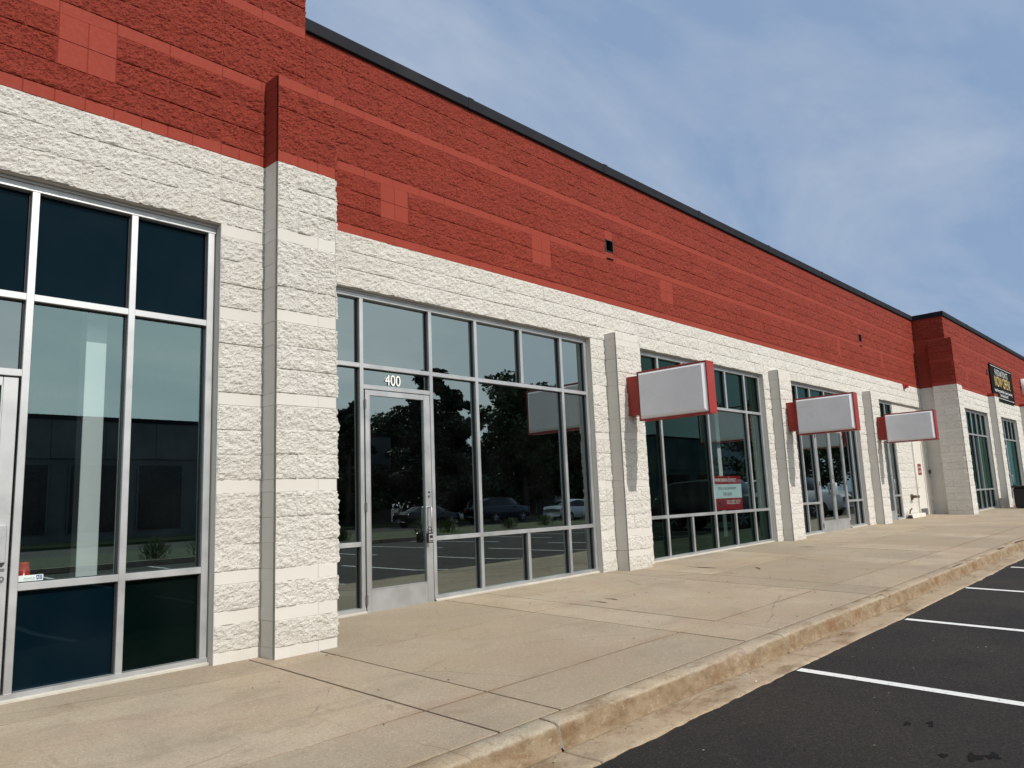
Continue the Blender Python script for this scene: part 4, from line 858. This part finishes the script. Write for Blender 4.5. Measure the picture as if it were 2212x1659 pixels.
for k in range(240):
    if k < 110: x = rl.uniform(0.5, 14); y = rl.uniform(-3.6, -0.9); z = gz(x, y) + 0.003
    elif k < 190: x = rl.uniform(0.5, 16); y = kerb_y(x) - 0.03 - abs(rl.gauss(0, 0.06)); z = az(x, kerb_y(x)) + 0.006
    else: x = rl.uniform(2, 15); y = rl.uniform(-6, -4.2); z = az(x, y) + 0.012
    t = rl.uniform(0, PI); l_, w_ = rl.uniform(0.005, 0.016), rl.uniform(0.002, 0.007); c_, s_ = math.cos(t), math.sin(t)
    b.add([(x + c_ * l_, y + s_ * l_, z), (x - s_ * w_, y + c_ * w_, z + 0.006), (x - c_ * l_, y - s_ * l_, z), (x + s_ * w_, y - c_ * w_, z + 0.003)], [(0, 1, 2, 3)], 'leaf_litter' if k % 3 else 'line_paint')
o = b.build('litter'); tag(o, 'scattered dry leaf bits and grit on the pavement and gutter', 'litter', kind='stuff')
# ------------------------------------------------------------ across the car park (seen in the glass)
def gzz(x, y): return az(x, y) + 0.01
b = MB(); b.box((-30, -24.0, -0.3), (60, -16.6, az(20, -20) + 0.13), 'lawn_grass'); structure(b.build('verge'))
b = MB(); b.box((-30, -16.59, -0.3), (60, -16.4, az(20, -20) + 0.15), 'curb_concrete'); structure(b.build('verge_kerb'))
b = MB(); b.box((-80, -45, -0.3), (60, -36, az(20, -20) + 0.12), 'lawn_grass'); structure(b.build('lawn'))
ZE = az(20, -20)
def building(name, label, x0, x1, y0, y1, h, mat, bays_, band=None, cat='building'):
    r = empty(name, ((x0 + x1) / 2, (y0 + y1) / 2, ZE), label, cat)
    b = MB(); b.box((x0, y0, ZE - 0.2), (x1, y1, ZE + h), mat)
    x = x0
    while x < x1 and band:
        b.box((x, y1 + .001, ZE + band), (min(x + 3.0, x1) - 0.03, y1 + 0.12, ZE + h - 0.02), mat); x += 3.0
    b.build('wall', r)
    b = MB(); b.box((x0 - 0.1, y0 - 0.1, ZE + h + .001), (x1 + 0.1, y1 + 0.2, ZE + h + 0.25), 'coping_metal'); b.build('roof', r)
    for (a, c, z0, z1) in bays_:
        f = MB(); f.box((a, y1 + 0.002, ZE + z0), (c, y1 + 0.05, ZE + z1), 'dark_opening'); fo = f.build('window', r)
        f = MB()
        for xx in (a, c - 0.1): f.box((xx, y1 + 0.051, ZE + z0), (xx + 0.1, y1 + 0.1, ZE + z1), mat)
        f.box((a + 0.1, y1 + 0.051, ZE + z1 - 0.1), (c - 0.1, y1 + 0.098, ZE + z1), mat)
        f.build('frame', fo)
    return r
building('warehouse', 'long low grey concrete warehouse reflected in the nearest windows', -25, 40.5, -62, -45, 7.3, 'concrete_grey', [(x, x + 2.9, 0.6, 4.7) for x in np.arange(-24, 38, 3.9)], band=5.0)
building('stucco_shop', 'white stucco shop reflected behind the white car', 64, 84, -66, -52, 6.0, 'stucco_white', [(66.5, 70, 0, 3.8), (72.5, 76, 0, 3.8), (78, 82, 0, 3.8)], band=4.3)
building('flat_roof_shop', 'pale green flat roofed shop reflected in the second window', 92, 120, -70, -52, 9.8, 'stucco_teal', [(94, 101, 0, 4.6), (103, 110, 0, 4.6), (112, 118, 0, 4.6)], band=5.2)
def tree(x, y, h, rad, kind, label, seed, n=5200):
    n = int(n * 2.2)
    rr = random.Random(seed); r = empty('pine_tree' if kind == 'pine' else 'broadleaf_tree', (x, y, ZE), label, 'tree', 'trees reflected in the shop glass')
    b = MB(); lean = rr.uniform(-0.3, 0.3)
    b.tube([(0, 0, -0.1), (lean * 0.2, 0, h * 0.3), (lean * 0.6, 0.1, h * 0.62), (lean, 0.1, h * 0.93)], [h * 0.028, h * 0.022, h * 0.013, 0.03], 'bark', 10); cl = []
    nl = 34 if kind == 'pine' else 30
    for k in range(nl):
        f = (0.10 + 0.86 * k / nl) if kind == 'pine' else (0.14 + 0.6 * rr.random()); a = rr.uniform(0, 2 * PI)
        L = rad * ((1.08 - f) * 1.15 + 0.12) * rr.uniform(0.6, 1.1) if kind == 'pine' else rad * rr.uniform(0.45, 0.95)
        st = Vector((lean * f, 0, h * f)); rise = -0.03 * L if kind == 'pine' else L * rr.uniform(0.0, 0.8)
        en = st + Vector((L * math.cos(a), L * math.sin(a), rise)); mid_ = (st + en) / 2 + Vector((0, 0, 0.06 * L))
        b.tube([st, mid_, en], [h * 0.009, h * 0.006, 0.015], 'bark', 6)
        for t in (0.45, 0.7, 0.95): p = st.lerp(en, t); cl.append((p + Vector((rr.gauss(0, .25), rr.gauss(0, .25), rr.gauss(0.1, .2))), (0.35 + 0.5 * (1 - f)) * rad * 0.33 if kind == 'pine' else rad * rr.uniform(0.2, 0.34)))
    if kind != 'pine':
        for k in range(16): a = rr.uniform(0, 2 * PI); q = rr.random() ** 0.5 * rad * 0.7; cl.append((Vector((q * math.cos(a), q * math.sin(a), h * rr.uniform(0.6, 0.95))), rad * rr.uniform(0.18, 0.3)))
    t_ = b.build('trunk'); t_.parent = r
    V = []; Fc = []
    for k in range(n):
        c_, q = cl[rr.randrange(len(cl))]; d = Vector((rr.gauss(0, 1), rr.gauss(0, 1), rr.gauss(0, 1))).normalized() * q * rr.random() ** 0.4; d.z *= 0.65 if kind == 'pine' else 0.85
        p = c_ + d; s_ = rr.uniform(0.14, 0.30) * (0.9 if kind == 'pine' else 1.1); e1 = Vector((rr.gauss(0, 1), rr.gauss(0, 1), rr.gauss(0, 0.6))).normalized() * s_; e2 = e1.cross(Vector((rr.gauss(0, 1), rr.gauss(0, 1), rr.gauss(0, 1)))).normalized() * s_ * 0.6
        i = len(V); V += [p - e1, p + e2, p + e1, p - e2]; Fc.append((i, i + 1, i + 2, i + 3))
    b = MB(); b.add(V, Fc, 'needle_green' if kind == 'pine' else 'leaf_green'); c_ = b.build('crown'); c_.parent = r
tree(39.5, -38, 12.6, 4.4, 'pine', 'tallest dark pine reflected behind door 400', 1, 8000); tree(44.5, -41.5, 11.5, 3.8, 'pine', 'shorter dark pine reflected right of door 400', 2, 7000)
tree(50, -38.5, 12.5, 4.4, 'leaf', 'round leafy tree reflected in the widest pane', 3, 9000); tree(56, -43, 12.5, 4.5, 'leaf', 'leafy tree reflected beside the projecting sign', 4, 8000)
tree(33.5, -41, 9.6, 3.2, 'pine', 'small pine reflected at the left of door 400', 5, 5000); tree(61, -41, 10.0, 3.6, 'leaf', 'lower leafy tree reflected above the white car', 6, 5000)
for k, (x, y, h_) in enumerate([(46, -54, 11), (54, -56, 10), (61, -50, 9)]): tree(x, y, h_, 4.6, 'leaf', ['dark leafy tree behind the pines, reflected low in door 400', 'broad leafy tree in the back row of the reflected trees', 'low bushy tree beside the reflected white shop'][k], 20 + k, 6000)
tree(84, -33, 12, 5.0, 'leaf', 'leafy tree in the distant row reflected in the far shop windows', 31, 4500)
src = [o for o in bpy.data.objects if o.get('label', '').startswith('leafy tree in the distant row')][0]; src['group'] = 'distant row of trees reflected in the far windows'
for k in range(9):
    c_ = src.copy(); COL.objects.link(c_); c_.location = (93 + 10.5 * k, -33 + 3.5 * math.sin(k * 2.1), ZE); c_.rotation_euler = (0, 0, k * 1.3); c_.scale = (1, 1, 0.9 + 0.1 * (k % 3))
    for ch_ in [o for o in bpy.data.objects if o.parent == src]: d_ = ch_.copy(); COL.objects.link(d_); d_.parent = c_
tree(70, -44, 11, 4, 'leaf', 'leafy tree reflected in front of the white stucco shop', 8, 5000)
def shrub(x, y, h, seed, label):
    rr = random.Random(seed); r = empty('roadside_shrub', (x, y, ZE + 0.12), label, 'shrub', 'shrubs on the verge reflected in the glass'); V = []; Fc = []
    for k in range(420):
        a = rr.uniform(0, 2 * PI); q = rr.random() ** 0.6 * h * 0.8; z = rr.uniform(0, h) * (1 - 0.5 * q / h); p = Vector((q * math.cos(a), q * math.sin(a), z)); l_ = rr.uniform(0.08, 0.2)
        d = Vector((math.cos(a) * 0.6, math.sin(a) * 0.6, 1)).normalized() * l_; e = Vector((-math.sin(a), math.cos(a), 0)) * 0.018; i = len(V); V += [p - e, p + e, p + d]; Fc.append((i, i + 1, i + 2))
    b = MB(); b.add(V, Fc, 'shrub_green'); c_ = b.build('foliage'); c_.parent = r
    b = MB()
    for k in range(7): a = k * 0.9; b.tube([(0, 0, 0), (0.3 * h * math.cos(a), 0.3 * h * math.sin(a), 0.6 * h)], [0.012, 0.005], 'bark', 5)
    c_ = b.build('stem'); c_.parent = r
for k, (x, y, h) in enumerate([(9.2, -17.6, 0.55), (10.6, -17.3, 0.75), (12.3, -18.4, 0.5), (17.0, -17.8, 0.45), (21.4, -18.2, 0.8), (23.5, -19.0, 0.7), (26.5, -18.2, 0.5), (30, -19, 0.6)]):
    shrub(x, y, h, k, ('weedy shrub reflected low in the nearest window' if k < 3 else 'weedy verge shrub reflected beside the door handle'))
# vehicles: stations (y, z_low, z_belt, z_roof, w, w_roof)
def car(name, label, x, y, rz, paint, kind='sedan', group=None):
    g0 = gzz(x, y); r = empty(name, (x, y, g0), label, 'car' if kind != 'pickup' else 'truck', group, rz)
    if kind == 'sedan': st = [(-2.3, .34, .62, None, .72), (-2.1, .26, .82, None, .84), (-1.45, .22, .93, None, .89), (-1.2, .22, .95, .97, .90), (-0.45, .22, .95, 1.40, .91), (0.4, .22, .96, 1.44, .91), (1.15, .22, .98, 1.30, .90), (1.85, .24, 1.00, 1.02, .89), (2.15, .28, .98, None, .86), (2.35, .36, .80, None, .74)]
    elif kind == 'suv': st = [(-2.35, .42, .85, None, .78), (-2.15, .32, 1.05, None, .90), (-1.45, .28, 1.14, None, .95), (-1.2, .28, 1.16, 1.19, .96), (-0.6, .28, 1.17, 1.72, .97), (0.4, .28, 1.17, 1.78, .97), (1.5, .28, 1.18, 1.74, .97), (2.1, .30, 1.18, 1.60, .94), (2.35, .36, 1.10, 1.14, .90), (2.42, .45, .9, None, .84)]
    else: st = [(-2.8, .50, 1.0, None, .85), (-2.65, .40, 1.18, None, .96), (-1.6, .38, 1.24, None, 1.0), (-1.4, .38, 1.25, 1.27, 1.0), (-0.8, .38, 1.26, 1.86, 1.0), (0.6, .38, 1.26, 1.90, 1.0), (0.8, .38, 1.26, 1.30, 1.0), (0.95, .38, 1.26, None, 1.0), (2.6, .40, 1.26, None, .99), (2.8, .46, 1.2, None, .96)]
    V = []; rows_ = []
    for (yy_, zl, zb, zr, w) in st:
        zm = (zl + zb) / 2; half = [(w * .80, zl), (w * .98, zl + .07), (w * 1.0, zm), (w * .97, zb - .03), (w * .90, zb)]
        half += [(w * .72, zr - .05), (w * .60, zr), (0, zr + .02)] if zr else [(w * .72, zb + .015), (w * .45, zb + .03), (0, zb + .04)]
        ring = [(a, yy_, z) for a, z in half] + [(-a, yy_, z) for a, z in reversed(half[:-1])]; rows_.append(len(V)); V += ring
    nr = 15; body = []; glass_ = []
    for i in range(len(st) - 1):
        for k in range(nr - 1):
            f = (rows_[i] + k, rows_[i] + k + 1, rows_[i + 1] + k + 1, rows_[i + 1] + k)
            cab = (st[i][3] or 0) > st[i][2] + 0.1 or (st[i + 1][3] or 0) > st[i + 1][2] + 0.1
            slope = cab and not ((st[i][3] or 0) > st[i][2] + 0.1 and (st[i + 1][3] or 0) > st[i + 1][2] + 0.1)
            (glass_ if (cab and (k in (4, 9) or (slope and 4 <= k <= 9))) else body).append(f)
        body.append((rows_[i] + nr - 1, rows_[i], rows_[i + 1], rows_[i + 1] + nr - 1))
    body.append(tuple(range(nr))); body.append(tuple(rows_[-1] + k for k in range(nr))[::-1])
    def ch(b, n, p=None): o = b.build(n); o.parent = p or r; return o
    b = MB(); b.add(V, body, paint, True); ch(b, 'body')
    b = MB(); b.add(V, glass_, 'car_glass', True); ch(b, 'window')
    R_ = 0.33 if kind == 'sedan' else 0.39; wb = 1.38 if kind != 'pickup' else 1.75
    for sx in (-1, 1):
        for sy in (-1, 1):
            cx_ = sx * (st[3][4] - 0.09); cy_ = sy * wb; b = MB(); b.tube([(cx_ - .12, cy_, R_), (cx_ - .10, cy_, R_), (cx_ + .10, cy_, R_), (cx_ + .12, cy_, R_)], [R_ - .03, R_, R_, R_ - .03], 'tyre', 24); w_ = ch(b, 'wheel')
            b = MB(); xo = cx_ + sx * .122; b.tube([(xo - .01, cy_, R_), (xo, cy_, R_)], R_ * .62, 'black_metal', 20)
            for k in range(5):
                a = 2 * PI * k / 5; M_ = Matrix.Translation((xo, cy_, R_)) @ Matrix.Rotation(a, 4, 'X'); b.box((-0.004, -0.03, 0.0), (0.014, 0.03, R_ * .6), 'rim', M_)
            ch(b, 'rim', w_)
    for sx in (-1, 1):
        b = MB(); b.cham((sx * .62 - .16, st[1][0] - .10, st[0][2] - .10), (sx * .62 + .16, st[1][0] + .06, st[0][2] + .04), 'lamp_clear', .02); ch(b, 'headlight')
        b = MB(); b.cham((sx * .64 - .15, st[-2][0] - .02, st[-1][2] - .08), (sx * .64 + .15, st[-2][0] + .14, st[-1][2] + .06), 'lamp_red', .02); ch(b, 'tail_light')
        b = MB(); b.cham((sx * (st[3][4] + .10) - .09, st[3][0] + .35, st[3][2] + .02), (sx * (st[3][4] + .10) + .09, st[3][0] + .45, st[3][2] + .16), paint, .02); ch(b, 'mirror')
# (a car's nose is its -y end)
car('parked_car', 'white sedan reflected low in the window right of door 400', 40.2, -25.2, PI / 2, 'car_white', 'sedan')
car('parked_suv', 'dark blue sport utility car reflected in the widest window pane', 39.0, -31.0, PI / 2, 'car_blue', 'suv')
car('parked_car', 'black sedan reflected through the glass of door 400', 33.0, -31.5, PI / 2, 'car_black', 'sedan')
car('parked_suv', 'black sport utility car reflected in the second shop window', 25.4, -6.6, PI, 'car_black', 'suv')
car('parked_suv', 'white sport utility car reflected in the double glass doors', 33.2, -7.2, PI, 'car_white', 'suv')
